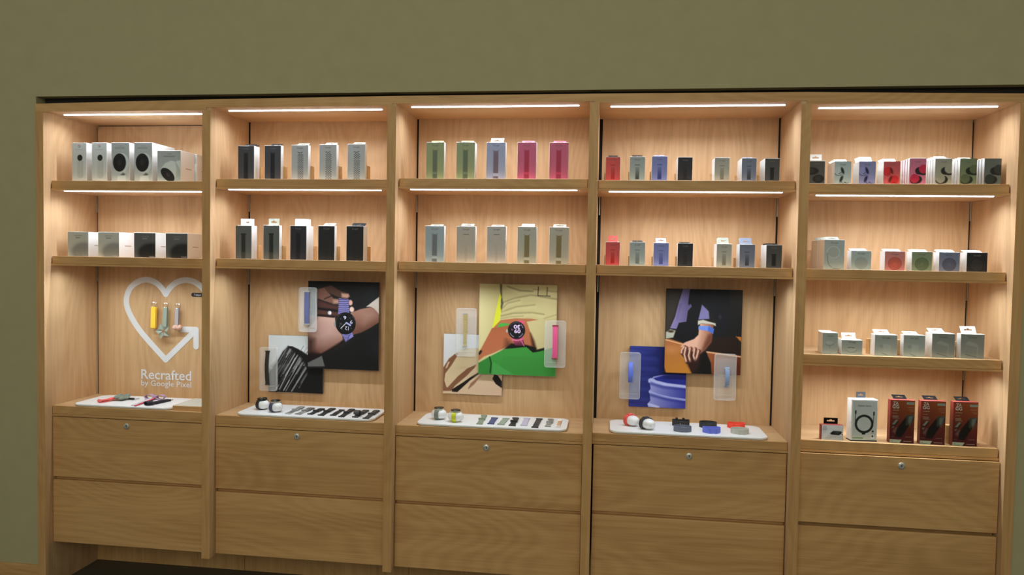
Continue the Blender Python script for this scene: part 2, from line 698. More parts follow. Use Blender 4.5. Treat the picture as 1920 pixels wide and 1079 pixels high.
for i in range(5):
    x0, x1 = XL[i], XR[i]
    g = 0.010
    m = MB()
    gl, gr = (0.013 if i == 3 else 0.0075), 0.0075
    m.box(x0 + gl, x1 - gr, D, D + 0.014, ZCB[i] - 0.004, ZH[i] - (0.003 if i == 0 else -0.01))
    m.build('back_panel', LITZ, unit)
    m = MB()
    m.box(x0 - 2 * HW * 0.5, x1 + 2 * HW * 0.5, D + 0.0145, D + 0.02, 0.6, ZH[i] + 0.012)
    m.build('backing', BLACK, unit)
    for sx in (x0 + gl / 2, x1 - gr / 2):
        c = MB()
        c.box(sx - 0.0034, sx + 0.0034, D + 0.006, D + 0.014, ZC[i], ZH[i] - 0.01)
        ch = c.build('shelf_channel', BLACK, unit)
        for zb in [Z1[i] - 0.043, Z2[i] - 0.043] + ([Z3 - 0.043] if i == 4 else []):
            k = MB()
            k.box(sx - 0.0022, sx + 0.0022, D - 0.004, D + 0.006, zb - 0.078, zb + 0.002)
            k.build('shelf_bracket', METAL, ch)
    # light strip under the header
    l = MB()
    diffuser(l, x0 + 0.045, x1 - 0.045, 0.070, ZH[i] + 0.0002)
    lamp(x0 + 0.045, x1 - 0.045, 0.070, ZH[i] - 0.0045, LED_UPPER)
    l.build('light_strip', LED, unit)
    board('shelf', i, Z1[i], Z1[i] - 0.043, D, unit)
    board('shelf', i, Z2[i], Z2[i] - 0.043, D, unit)
    if i == 4:
        board('shelf', i, Z3, Z3 - 0.044, D, unit)
    # base panel in the toe recess
    m = MB()
    m.box(B[i] + (HW if i == 0 else 0.0065), B[i + 1] + (0.0045 if i < 4 else -HW), D, D + 0.014, 0.0005, ZCB[i] - 0.03)
    m.build('base_panel', WOODZ, unit)

# ------------------------------------------------------------------ drawer units
LOCKX = [0.379, 1.166, 1.986, 2.805, 3.598]
LOCKZ = [0.741, 0.734, 0.728, 0.735, 0.743]
for i in range(5):
    x0, x1 = XL[i], XR[i]
    lg = 0.007 if i == 3 else 0.002
    cab = thing('drawer_cabinet', ((x0 + x1) / 2, 0, D2B), 'wooden two-drawer unit with worktop and round lock, %s bay from left' % NTH[i], 'cabinet', 'drawer units along the bottom')
    X = (x0 + x1) / 2

    def ob(mb, name, mt, par=cab, **k):
        o = mb.build(name, mt, None, **k)
        o.parent = par
        return o
    m = MB()
    m.box(x0 + lg - X, x1 - 0.002 - X, S + 0.0205, D - 0.002, 0.004, ZCB[i] - 0.006 - D2B)
    ob(m, 'carcass', WOODX)
    m = MB()
    m.box(x0 + 0.001 - X, x1 - 0.001 - X, S + 0.009, D - 0.001, ZCB[i] - D2B + 0.004, ZC[i] - D2B)
    m.box(x0 + 0.001 - X, x1 - 0.001 - X, S - 0.001, S + 0.009, ZCB[i] - D2B, ZCB[i] - D2B + 0.010, 1)
    wt = ob(m, 'worktop', [LITX, WOODX])
    s = MB()
    gap = 0.004 if i == 4 else 0.001
    s.cbox(x0 + gap - X, x1 - gap - X, S, S + 0.0088, ZCB[i] - D2B + 0.0105, ZC[i] - D2B, 0.0008)
    ob(s, 'front_strip', WOODX, wt)
    yo = -0.014 if i == 4 else 0.0
    for k, (za, zb) in enumerate(((D1B[i], ZCB[i] - 0.0035), (D2B, D2T[i]))):
        m = MB()
        xa, xb = x0 + lg - X, x1 - 0.003 - X
        ya = S + yo
        z0, z1 = za - D2B, zb - D2B
        if k == 0:
            prof = [(ya, z0), (ya, z1), (ya + 0.02, z1), (ya + 0.02, z0 + 0.012)]
        else:
            prof = [(ya, z0), (ya, z1 - 0.004), (ya + 0.004, z1), (ya + 0.02, z1), (ya + 0.02, z0)]
        n = len(prof)
        m.add([(xa, y, z) for y, z in prof] + [(xb, y, z) for y, z in prof],
              [tuple(range(n)), tuple(range(2 * n - 1, n - 1, -1))] + [(q, q + n, (q + 1) % n + n, (q + 1) % n) for q in range(n)])
        # sides of the drawer box
        if yo:
            m.box(xa + 0.01, xb - 0.01, ya + 0.02, S + 0.0203, z0 + 0.03, z1 - 0.02)
        dr = ob(m, 'drawer', WOODX)
        if k == 0:
            lk = MB()
            lk.lathe([(0.0135, 0.0), (0.0135, -0.003), (0.0125, -0.0048), (0.0075, -0.006), (0.0072, -0.0048), (0.001, -0.0045)], 20, 'Y', (0, 0, 0))
            lk.box(-0.0012, 0.0012, -0.0052, -0.0046, -0.005, 0.005, 1)
            ob(lk, 'lock', [METAL, BLACK], dr, smooth=True, loc=(LOCKX[i] - X, ya, LOCKZ[i] - D2B))
# ------------------------------------------------------------------ product boxes
INKD = mat('grey_ink', (92, 92, 90), 0.5)
INKL = mat('light_ink', (104, 104, 102), 0.5)
TABW = mat('white_tab', (240, 240, 238), 0.5, var=0.02)


def shade(c, k):
    return tuple(max(0, min(255, x * k)) for x in c)


def band_art(wd, ht, base, strap, style):
    a = Art(wd, ht, 60 if style in ('link', 'slim') else 32, base)
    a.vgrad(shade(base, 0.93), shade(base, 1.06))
    dk = shade(strap, 0.75)
    if style == 'link':
        for r in range(30):
            v = 0.25 + r * 0.0262
            for c in range(3 if r % 2 else 2):
                u = (0.36 if r % 2 else 0.43) + c * 0.14
                a.rect(u, v, u + 0.075, v + 0.016, strap, 1.0)
        a.line([(0.36, 0.20), (0.5, 0.225), (0.66, 0.20)], 0.03, strap)
    elif style == 'slim':
        a.rect(0.43, 0.24, 0.57, 1.0, shade(base, 1.07))
        for r in range(26):
            a.rect(0.43, 0.25 + r * 0.029, 0.57, 0.258 + r * 0.029, strap, 1.0)
        a.rect(0.36, 0.215, 0.66, 0.23, dk)
    elif style == 'buckle':
        a.rect(0.36, 0.24, 0.63, 1.0, strap)
        a.rect(0.35, 0.83, 0.64, 0.91, shade(base, 1.1))
        a.line([(0.34, 0.215), (0.5, 0.24), (0.66, 0.215)], 0.02, dk)
    elif style == 'small':
        t = np.clip((a.V - 0.4) / 0.5, 0, 1)[..., None]
        g = np.array(shade(base, 0.9)) * (1 - t) + np.array(strap, float) * t
        a.poly([(0.37, 0.42), (0.63, 0.42), (0.63, 0.92), (0.37, 0.92)], g)
        a.rect(0.34, 0.325, 0.66, 0.345, dk)
    elif style == 'clasp':
        z_ = (0.24, 0.80) if ht > 0.12 else (0.40, 0.92)
        a.rect(0.36, z_[0], 0.62, z_[1], dk)
        a.rect(0.36, z_[1], 0.62, 1.0 if ht > 0.12 else z_[1], shade(strap, 1.12))
        a.rect(0.33, z_[0] - 0.01, 0.65, z_[0] + 0.03, shade(strap, 0.6))
    else:
        a.rect(0.36, 0.22, 0.62, 1.0, strap)
        a.rect(0.36, 0.80, 0.62, 0.86, shade(strap, 1.25))
        a.line([(0.36, 0.20), (0.5, 0.225), (0.63, 0.20)], 0.02, dk)
    return a.mesh('front_print')


def tab_mesh(wd, ht, m):
    """hang tab with a euro slot; stands at z=0, faces -y, hinge on the x axis"""
    b_ = MB()
    t = 0.0006
    h0, h1 = ht * 0.38, ht * 0.72
    s = wd * 0.27
    b_.box(-wd / 2, wd / 2, -t, t, 0, h0)
    b_.box(-wd / 2, wd / 2, -t, t, h1, ht)
    b_.box(-wd / 2, -s, -t, t, h0, h1)
    b_.box(s, wd / 2, -t, t, h0, h1)
    b_.box(-s, -s * 0.3, -t, t, h0 + (h1 - h0) * 0.62, h1)
    b_.box(s * 0.3, s, -t, t, h0 + (h1 - h0) * 0.62, h1)
    me = bpy.data.meshes.new('hang_tab')
    me.from_pydata(b_.v, [], b_.f)
    me.materials.append(m)
    return me


def product(name, x, y, z, wd, ht, dp, art_me, label, cat, group, tab=None, word=True, ink=None,
            card=None, wordy=0.10, rz=0.0, wordw=0.36):
    """art_me: print mesh; tab: None or (colour material, tilt in degrees back, width, height)"""
    o = thing(name, (x, y, z), label, cat, group, rz)
    c = MB()
    c.cbox(-wd / 2, wd / 2, 0.0, dp, 0.0, ht, 0.0006)
    c.build('carton', card or WHITEC, o)
    if art_me is not None:
        link('front_print', art_me, o, (0, -0.0003, 0.0))
    if tab:
        tm, tilt, tw, th = tab
        tb = link('hang_tab', tab_mesh(tw, th, tm), o, (0, dp - 0.001, ht))
        tb.rotation_euler = (math.radians(-tilt), 0, 0)
    if word:
        lettering('Google', wd * wordw, 0, ht * (1 - wordy) - 0.003, -0.0005, ink or INKD, o)
    return o


def stack_behind(o, n, step, jit, labels):
    for k in range(n):
        c = copy_tree(o)
        for ch in list(c.children):
            if ch.name.startswith('lettering'):
                bpy.data.objects.remove(ch)
        c.location = (o.location.x + random.uniform(-jit, jit), o.location.y + step * (k + 1), o.location.z)
        c['label'] = labels(k)


def spacer(x, y, z, wd, ht, label):
    m_ = MB()
    m_.cbox(-wd / 2, wd / 2, 0, 0.028, 0, ht, 0.0008)
    o = m_.build('spacer_block', WOODX, None, loc=(x, y, z))
    tag(o, label, 'spacer', 'wooden spacer blocks behind the boxes')


TW, TH = 0.050, 0.030
tabs = {'w': TABW, 'k': mat('dark_tab', (26, 26, 26), 0.7, spec=0.2), 'c': mat('clear_grey_tab', (150, 150, 135), 0.4)}
YF = 0.075

# --- strap cartons: (bay, z, rows)   x0, x1, h, colour, strap colour, style, tab, tilt, stack count, look
def strap_row(bay, z, shelfname, rows, small=False):
    n = len(rows)
    for k, r in enumerate(rows):
        x0, x1, ht, base, strap, style, tb, tilt, cnt, look = r
        wd = x1 - x0
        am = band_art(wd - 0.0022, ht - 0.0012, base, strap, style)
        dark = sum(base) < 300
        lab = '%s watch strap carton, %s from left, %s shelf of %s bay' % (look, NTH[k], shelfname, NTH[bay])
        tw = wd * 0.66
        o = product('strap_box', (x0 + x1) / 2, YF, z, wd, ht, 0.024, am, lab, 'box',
                    'watch strap cartons, %s bay %s shelf' % (NTH[bay], shelfname),
                    (tabs[tb] if tb in tabs else mat('tab_' + look.split()[0], base, 0.4), tilt, tw, TH * (0.9 if small else 1.0)),
                    ink=INKL if dark else INKD, wordy=0.12 if small else 0.085)
        if cnt > 1:
            stack_behind(o, cnt - 1, 0.0248, 0.0005, lambda j: '%s strap carton %s back in the %s stack, %s bay %s shelf' % (
                look.split()[0] + ' ' + look.split()[1] if len(look.split()) > 1 else look, NTH[j + 1], NTH[k], NTH[bay], shelfname))
        if bay in (1, 3):
            side = 0.004 if bay == 1 else -0.004
            spacer((x0 + x1) / 2 + side, YF + 0.0255 * cnt + 0.004, z, wd, ht * 0.42,
                   'low wooden block behind the %s strap carton, %s bay %s shelf' % (NTH[k], NTH[bay], shelfname))


strap_row(1, Z1[1], 'upper', [
    (0.877, 0.951, 0.145, (72, 72, 74), (38, 38, 40), 'plain', 'k', 63, 2, 'charcoal thick'),
    (0.998, 1.072, 0.146, (74, 74, 76), (36, 36, 38), 'plain', 'k', 63, 1, 'charcoal thin'),
    (1.119, 1.194, 0.148, (178, 178, 170), (48, 48, 48), 'link', 'c', 62, 1, 'grey black-dotted link'),
    (1.243, 1.319, 0.150, (180, 180, 171), (48, 48, 48), 'link', 'c', 62, 1, 'grey black-dotted link'),
    (1.367, 1.444, 0.151, (182, 182, 174), (46, 46, 46), 'link', 'c', 62, 1, 'grey black-dotted link')])
strap_row(1, Z2[1], 'lower', [
    (0.867, 0.941, 0.144, (96, 97, 90), (62, 61, 54), 'clasp', 'w', 0, 2, 'dark olive grey'),
    (0.994, 1.067, 0.146, (98, 99, 92), (58, 58, 52), 'clasp', 'c', 5, 1, 'dark olive grey'),
    (1.115, 1.189, 0.146, (48, 46, 50), (32, 30, 33), 'plain', 'w', 0, 3, 'near-black'),
    (1.240, 1.314, 0.147, (40, 39, 38), (28, 27, 27), 'slim', 'w', 66, 1, 'plain black'),
    (1.365, 1.441, 0.148, (38, 37, 36), (27, 26, 26), 'slim', 'k', 62, 2, 'plain black')])
strap_row(2, Z1[2], 'upper', [
    (1.707, 1.784, 0.153, (152, 158, 112), (100, 110, 88), 'plain', 'base', 64, 1, 'olive green'),
    (1.835, 1.913, 0.153, (150, 156, 112), (98, 108, 86), 'plain', 'base', 64, 2, 'olive green'),
    (1.961, 2.041, 0.152, (166, 168, 186), (122, 104, 112), 'buckle', 'w', 40, 1, 'pale lilac-blue'),
    (2.090, 2.168, 0.152, (204, 100, 124), (172, 56, 78), 'plain', 'base', 64, 1, 'hot pink'),
    (2.221, 2.299, 0.151, (202, 100, 122), (170, 56, 78), 'plain', 'base', 64, 1, 'hot pink')])
strap_row(2, Z2[2], 'lower', [
    (1.708, 1.789, 0.150, (160, 170, 166), (112, 116, 116), 'buckle', 'c', 74, 1, 'pale blue-grey'),
    (1.841, 1.921, 0.150, (182, 170, 148), (140, 116, 88), 'slim', 'c', 66, 1, 'beige gold-link'),
    (1.969, 2.048, 0.151, (184, 172, 154), (142, 118, 92), 'slim', 'c', 74, 1, 'beige gold-link'),
    (2.096, 2.175, 0.151, (176, 170, 146), (128, 112, 74), 'buckle', 'w', 64, 1, 'khaki tan-strap'),
    (2.227, 2.307, 0.151, (178, 170, 146), (128, 112, 74), 'buckle', 'c', 64, 1, 'khaki tan-strap')])
strap_row(3, Z1[3], 'upper', [
    (2.449, 2.508, 0.097, (204, 84, 80), (180, 44, 44), 'small', 'k', 66, 2, 'coral red'),
    (2.545, 2.606, 0.098, (162, 170, 160), (66, 70, 64), 'small', 'k', 66, 1, 'sage grey'),
    (2.632, 2.694, 0.100, (128, 134, 182), (44, 52, 116), 'small', 'base', 70, 1, 'periwinkle blue'),
    (2.734, 2.792, 0.096, (50, 48, 50), (36, 34, 36), 'small', 'k', 76, 3, 'black small'),
    (2.877, 2.935, 0.094, (170, 166, 146), (128, 122, 104), 'small', 'k', 74, 3, 'beige grey'),
    (2.981, 3.038, 0.092, (116, 122, 136), (52, 54, 62), 'small', 'base', 70, 4, 'slate blue'),
    (3.069, 3.126, 0.091, (74, 74, 72), (42, 41, 40), 'clasp', 'k', 76, 4, 'dark grey')], True)
strap_row(3, Z2[3], 'lower', [
    (2.456, 2.514, 0.094, (204, 84, 80), (190, 34, 26), 'small', 'base', 20, 1, 'coral red'),
    (2.553, 2.615, 0.095, (164, 172, 162), (110, 118, 110), 'small', 'k', 76, 1, 'sage grey'),
    (2.647, 2.708, 0.093, (130, 136, 186), (68, 78, 142), 'small', 'base', 45, 1, 'periwinkle blue'),
    (2.742, 2.803, 0.093, (48, 47, 48), (36, 34, 36), 'small', 'k', 80, 1, 'black small'),
    (2.894, 2.953, 0.092, (172, 168, 148), (124, 116, 98), 'small', 'c', 20, 3, 'beige grey'),
    (2.982, 3.042, 0.092, (116, 120, 132), (56, 58, 64), 'small', 'base', 20, 3, 'slate blue'),
    (3.084, 3.145, 0.091, (72, 71, 68), (40, 39, 37), 'clasp', 'k', 76, 4, 'dark grey')], True)


# --- first bay: doorbells, cameras, routers
def art_doorbell():
    a = Art(0.068, 0.170, 34, (196, 196, 182))
    a.vgrad((190, 190, 178), (200, 200, 186))
    a.poly([(0.36, 0.42), (0.74, 0.42), (0.74, 0.88), (0.55, 0.93), (0.36, 0.88)], (184, 184, 168))
    a.line([(0.74, 0.48), (0.74, 0.86), (0.66, 0.91)], 0.03, (160, 160, 146))
    a.ell((0.55, 0.385), 0.18, 0.20, (30, 30, 30))
    a.ell((0.55, 0.40), 0.06, 0.06, (48, 48, 48))
    a.line([(0.24, 0.172), (0.76, 0.172)], 0.03, (160, 160, 148))
    c = (0.5, 0.085)
    for c_, a0, a1 in (((190, 90, 80), 40, 150), ((190, 160, 80), 150, 215), ((90, 150, 100), 215, 310), ((90, 120, 180), 310, 360)):
        a.ring(c, 0.075, 0.075, 0.04, c_, a0=a0, a1=a1)
    a.rect(0.5, 0.078, 0.585, 0.092, (90, 120, 180))
    return a.mesh('front_print')


def art_cam():
    a = Art(0.084, 0.170, 40, (180, 182, 172))
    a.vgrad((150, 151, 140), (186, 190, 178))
    a.line([(0.38, 0.085), (0.62, 0.085)], 0.03, (112, 113, 104), al=0.6)
    a.line([(0.2, 0.135), (0.72, 0.135)], 0.04, (100, 101, 92), al=0.7)
    a.ell((0.55, 0.52), 0.43, 0.52, (196, 198, 186), 2)
    a.poly([(0.34, 0.86), (0.78, 0.84), (0.84, 1.0), (0.3, 1.0)], (204, 208, 196), 2)
    a.poly([(0.5, 0.83), (0.64, 0.77), (0.8, 0.81), (0.7, 0.84)], (90, 92, 84), 2)
    a.ell((0.45, 0.51), 0.37, 0.475, (28, 27, 26))
    a.ell((0.44, 0.51), 0.12, 0.16, (44, 42, 40), 4)
    return a.mesh('front_print')


def art_outdoor():
    a = Art(0.108, 0.135, 50, (170, 172, 162)).frame(485, 950, 350, 950)
    a.vgrad((150, 151, 141), (176, 184, 174))
    a.line([(685, 413), (765, 413)], 12, (110, 110, 102), al=0.6)
    a.line([(610, 458), (825, 458)], 16, (104, 104, 96), al=0.7)
    a.poly([(840, 570), (890, 540), (950, 535), (950, 740), (900, 640)], (196, 200, 188), 2)
    a.poly([(550, 700), (640, 590), (760, 540), (840, 560), (900, 650), (890, 770), (850, 880), (780, 820)], (200, 204, 190), 2)
    a.poly([(840, 560), (900, 650), (890, 770), (850, 880), (870, 700)], (168, 170, 160), 3)
    a.ell((690, 815), 165, 95, (34, 33, 33), rot=0.72)
    a.ell((700, 815), 50, 32, (56, 54, 56), 2, rot=0.72)
    return a.mesh('front_print')


def art_router(base, dome, rim, ink):
    a = Art(0.100, 0.108, 44, base)
    a.vgrad(base, shade(base, 1.06))
    a.ell((0.78, 0.78), 0.68, 0.45, rim, 3)
    a.ell((0.80, 0.82), 0.64, 0.45, dome, 8)
    a.line([(0.34, 0.14), (0.68, 0.14)], 0.03, ink, al=0.6)
    a.line([(0.40, 0.23), (0.60, 0.23)], 0.035, ink)
    a.line([(0.72, 0.955), (0.95, 0.955)], 0.035, shade(ink, 1.5) if sum(ink) > 300 else (200, 200, 190), al=0.6)
    return a.mesh('front_print')


def side_text(parent, x, dp, ht, wd, y0, s='Nest', gap=0.0):
    m_ = MB()
    m_.box(x - 0.0003, x + 0.0003, dp * 0.35, dp * 0.75, ht * 0.44, ht * 0.44 + 0.003)
    m_.build('side_print', mat('side_ink', (150, 120, 100), 0.6), parent)


ad = art_doorbell()
for k, (x0, x1) in enumerate(((0.095, 0.165), (0.191, 0.263))):
    product('doorbell_box', (x0 + x1) / 2, YF, Z1[0], x1 - x0, 0.171, 0.085, ad,
            'narrow white doorbell carton, %s on the upper shelf of the first bay' % ('leftmost' if k == 0 else 'second from left'), 'box', 'doorbell cartons', word=False)
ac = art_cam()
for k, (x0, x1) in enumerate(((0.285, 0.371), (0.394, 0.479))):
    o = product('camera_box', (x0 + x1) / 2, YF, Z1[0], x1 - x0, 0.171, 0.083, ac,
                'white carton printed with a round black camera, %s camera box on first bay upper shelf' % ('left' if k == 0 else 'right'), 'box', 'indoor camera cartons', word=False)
stack_behind(o, 1, 0.0845, 0.0, lambda j: 'white camera carton standing behind the right camera box, first bay upper shelf')
ao = art_outdoor()
o = product('camera_box', 0.558, YF, Z1[0], 0.110, 0.136, 0.108, ao,
            'short wide carton printed with a white outdoor camera, right end of first bay upper shelf', 'box', 'outdoor camera cartons', word=False)
side_text(o, 0.055, 0.108, 0.136, 0.11, 0)
c = copy_tree(o)
c.location = (0.565, YF + 0.112, Z1[0])
c['label'] = 'short wide outdoor camera carton standing behind the frontmost one, first bay upper shelf'
al_ = art_router((172, 168, 146), (132, 128, 114), (186, 182, 164), (110, 106, 92))
adk = art_router((84, 82, 76), (34, 33, 31), (98, 97, 92), (128, 126, 120))
for k, (x0, x1, am, lk) in enumerate(((0.072, 0.173, al_, 'beige-fronted'), (0.220, 0.321, al_, 'beige-fronted'), (0.392, 0.495, adk, 'charcoal-fronted'), (0.542, 0.646, adk, 'charcoal-fronted'))):
    o = product('speaker_box', (x0 + x1) / 2, YF, Z2[0], x1 - x0, 0.1095, 0.110 if k else 0.105, am,
                '%s cube carton with a dome print, %s from left on first bay lower shelf' % (lk, NTH[k]), 'box', 'cube cartons on the lower shelf', word=False)
    side_text(o, (x1 - x0) / 2, 0.11, 0.1095, x1 - x0, 0)


# --- fifth bay
def art_bud(base, bud, dark, kind):
    ht = 0.100 if kind == 'B' else 0.089
    a = Art(0.060, ht, 34, base)
    a.vgrad(shade(base, 0.95), shade(base, 1.08))
    if kind == 'A':
        for (cx, cy, sgn) in ((0.24, 0.42, 1), (0.66, 0.78, -1)):
            a.ell((cx, cy), 0.27, 0.27, bud, 2)
            a.ring((cx, cy + 0.02), 0.26, 0.26, 0.035, dark, a0=200, a1=320, al=0.8)
            a.ell((cx + sgn * 0.24, cy - 0.02), 0.085, 0.22, dark, 2, rot=-0.35 * sgn)
            a.line([(cx - 0.02 + 0.04 * sgn, cy + 0.12), (cx + 0.16 - 0.1 * (sgn < 0), cy + 0.06 + 0.08 * (sgn < 0))], 0.04, dark, al=0.9)
    elif kind == 'B':
        a.ell((0.62, 0.47), 0.27, 0.24, dark, 1.5)
        a.ell((0.84, 0.50), 0.34, 0.22, dark, 1.5)
        a.ell((0.85, 0.40), 0.28, 0.28, bud, 1.5)
        a.ell((0.52, 0.80), 0.26, 0.24, dark, 1.5)
        a.ell((0.36, 0.84), 0.30, 0.22, dark, 1.5)
        a.ell((0.34, 0.76), 0.28, 0.28, bud, 1.5)
    else:
        a.ell((0.20, 0.42), 0.42, 0.24, dark, 2)
        a.ell((0.62, 0.76), 0.36, 0.26, dark, 2)
        a.ell((0.16, 0.40), 0.2, 0.16, bud, 3)
        a.ell((0.60, 0.74), 0.2, 0.16, bud, 3)
    return a.mesh('front_print')


rows = [
    (3.233, 3.296, 0.093, (80, 80, 74), (52, 50, 46), (38, 36, 34), 'C', 'w', 0, 1, 'dark grey'),
    (3.330, 3.393, 0.089, (168, 180, 172), (178, 190, 182), (42, 44, 42), 'A', 'w', 62, 4, 'pale mint'),
    (3.420, 3.483, 0.089, (132, 132, 164), (138, 138, 176), (38, 34, 72), 'A', 'w', 35, 3, 'lilac'),
    (3.510, 3.572, 0.089, (192, 84, 82), (200, 46, 46), (110, 30, 28), 'A', 'w', 55, 3, 'red'),
    (3.606, 3.662, 0.102, (190, 106, 124), (184, 42, 68), (34, 30, 30), 'B', 'w', 88, 4, 'pink'),
    (3.698, 3.755, 0.101, (150, 146, 122), (152, 148, 124), (34, 33, 28), 'B', 'w', 62, 4, 'beige'),
    (3.786, 3.844, 0.100, (112, 122, 88), (88, 98, 66), (34, 38, 26), 'B', 'w', 70, 3, 'moss green'),
    (3.873, 3.929, 0.099, (96, 102, 92), (52, 56, 50), (34, 36, 32), 'B', 'w', 76, 3, 'dark grey-green')]
for k, (x0, x1, ht, base, bud, dk, kind, tb, tilt, cnt, look) in enumerate(rows):
    wd = x1 - x0
    am = art_bud(base, bud, dk, kind)
    o = product('earbud_box', (x0 + x1) / 2, YF, Z1[4], wd, ht, 0.0225, am,
                '%s earbud carton, front of the %s stack from left, top shelf of last bay' % (look, NTH[k]), 'box', 'earbud cartons on the top shelf of the fifth bay',
                (TABW, tilt, wd * 0.72, 0.026), ink=INKL if sum(base) < 300 else INKD, wordy=0.13)
    stack_behind(o, cnt - 1, 0.0228, 0.0004, lambda j: '%s earbud carton %s back in its stack, top shelf of last bay' % (look, NTH[j + 1]))


def art_disc(base, disc, rim, dot=True):
    a = Art(0.073, 0.073, 44, base)
    a.vgrad(shade(base, 0.96), shade(base, 1.03))
    a.ell((0.5, 0.64), 0.33, 0.33, disc)
    a.ring((0.5, 0.64), 0.33, 0.33, 0.022, rim)
    if dot:
        a.ring((0.5, 0.64), 0.24, 0.24, 0.012, rim, al=0.3)
        a.ring((0.5, 0.65), 0.06, 0.06, 0.03, shade(disc, 1.25), al=0.7)
    return a.mesh('front_print')


def art_tall():
    a = Art(0.075, 0.114, 44, (160, 166, 152))
    a.vgrad((150, 156, 146), (170, 175, 160))
    a.ring((0.46, 0.42), 0.31, 0.30, 0.03, (182, 186, 172))
    a.ell((0.46, 0.42), 0.25, 0.25, (158, 160, 146))
    a.line([(0.16, 0.45), (0.18, 0.7), (0.26, 0.86), (0.46, 0.97), (0.8, 1.0)], 0.035, (118, 124, 114))
    a.line([(0.2, 0.95), (0.45, 0.95)], 0.03, (182, 186, 172))
    return a.mesh('front_print')


T4 = (TABW, 70, 0.05, 0.026)
o = product('charger_box', 3.340, YF, Z2[4], 0.077, 0.115, 0.029, art_tall(), 'tall pale green charger carton, leftmost on the second shelf of last bay', 'box', 'charger cartons', (tabs['c'], 60, 0.05, 0.024))
stack_behind(o, 5, 0.0293, 0.001, lambda j: 'tall pale charger carton %s back in the leftmost stack, second shelf of last bay' % NTH[j + 1])
for k, (xc, base, disc, rim, dot, look) in enumerate((
        (3.4405, (160, 170, 158), (146, 152, 140), (152, 160, 148), False, 'pale mint'),
        (3.564, (188, 118, 106), (180, 88, 70), (130, 62, 52), True, 'coral'),
        (3.662, (122, 134, 100), (96, 106, 74), (72, 82, 54), True, 'moss green'),
        (3.7605, (112, 116, 130), (86, 88, 98), (62, 64, 74), True, 'slate blue'),
        (3.859, (38, 37, 37), (48, 47, 46), (28, 27, 27), False, 'black'))):
    o = product('charger_box', xc, YF, Z2[4], 0.075, 0.0735, 0.0165, art_disc(base, disc, rim, dot),
                '%s square carton with a round print, front of stack %s, second shelf of last bay' % (look, ('beside the tall carton', 'of coral ones', 'of green ones', 'of slate ones', 'at right')[k]), 'box', 'square charger cartons', T4, ink=INKL if k == 4 else INKD, wordy=0.15)
    o['label'] = '%s square carton with a round print, frontmost, second shelf of last bay' % look
    stack_behind(o, 2, 0.0167, 0.0004, lambda j: '%s square carton %s back in its stack, second shelf of last bay' % (look, NTH[j + 1]))


def art_adapter(kind, wd, ht):
    base = (158, 164, 152) if kind in 'abcd' else (134, 136, 124)
    a = Art(wd, ht, 44, base)
    a.vgrad(shade(base, 0.96), shade(base, 1.05))
    hi, lo = shade(base, 1.07), shade(base, 0.72)
    if kind == 'a':
        a.ell((0.47, 0.50), 0.27, 0.14, lo, 1.5)
        a.ell((0.46, 0.47), 0.27, 0.14, shade(hi, 1.02), 1.5)
        a.line([(0.48, 0.60), (0.48, 0.70)], 0.03, lo)
    elif kind == 'b':
        a.ell((0.48, 0.66), 0.24, 0.14, lo, 1.5)
        a.ell((0.47, 0.62), 0.24, 0.14, hi, 1.5)
        a.ring((0.46, 0.58), 0.15, 0.07, 0.05, lo, a0=10, a1=170)
    elif kind in 'cd':
        a.poly([(0.36, 0.42), (0.72, 0.46), (0.72, 0.90), (0.36, 0.86)], hi, 2)
        a.poly([(0.2, 0.5), (0.36, 0.46), (0.36, 0.62), (0.24, 0.6)], shade(base, 0.92), 2)
        a.line([(0.34, 0.88), (0.56, 0.95)], 0.03, lo)
    else:
        a.poly([(0.22, 0.36), (0.34, 0.28), (0.72, 0.40), (0.76, 0.48), (0.72, 0.90), (0.2, 0.80)], shade(hi, 1.05), 2)
        a.poly([(0.22, 0.42), (0.7, 0.52), (0.69, 0.9), (0.2, 0.80)], shade(base, 1.02), 2)
        a.line([(0.22, 0.83), (0.68, 0.93)], 0.03, lo)
    return a.mesh('front_print')


for k, (x0, x1, ht, dp, kind, tab, look) in enumerate((
        (3.305, 3.363, 0.084, 0.060, 'a', (tabs['w'], 88, 0.045, 0.03), 'narrow pale green carton with a pod print'),
        (3.377, 3.455, 0.058, 0.042, 'b', (TABW, 25, 0.052, 0.026), 'low pale green carton with a round charger print'),
        (3.499, 3.582, 0.082, 0.046, 'c', (TABW, 62, 0.055, 0.03), 'pale green adapter carton with a faint plug print'),
        (3.604, 3.683, 0.084, 0.034, 'd', (TABW, 70, 0.052, 0.026), 'pale green adapter carton with a faint plug print'),
        (3.707, 3.790, 0.093, 0.060, 'e', (TABW, 66, 0.055, 0.03), 'grey adapter carton with a square plug print'),
        (3.810, 3.895, 0.094, 0.034, 'f', (TABW, 30, 0.055, 0.03), 'grey adapter carton with a square plug print'))):
    product('adapter_box', (x0 + x1) / 2, S + 0.025, Z3, x1 - x0, ht, dp, art_adapter(kind, x1 - x0 - 0.002, ht - 0.001),
            '%s, %s from left on the third shelf' % (look, NTH[k]), 'box', 'adapter cartons on the third shelf', tab, wordy=0.14)
    if k != 0:
        spacer((x0 + x1) / 2 - 0.006, S + 0.025 + dp + 0.004, Z3, x1 - x0, 0.06, 'low wooden block behind the %s adapter carton, third shelf of last bay' % NTH[k])

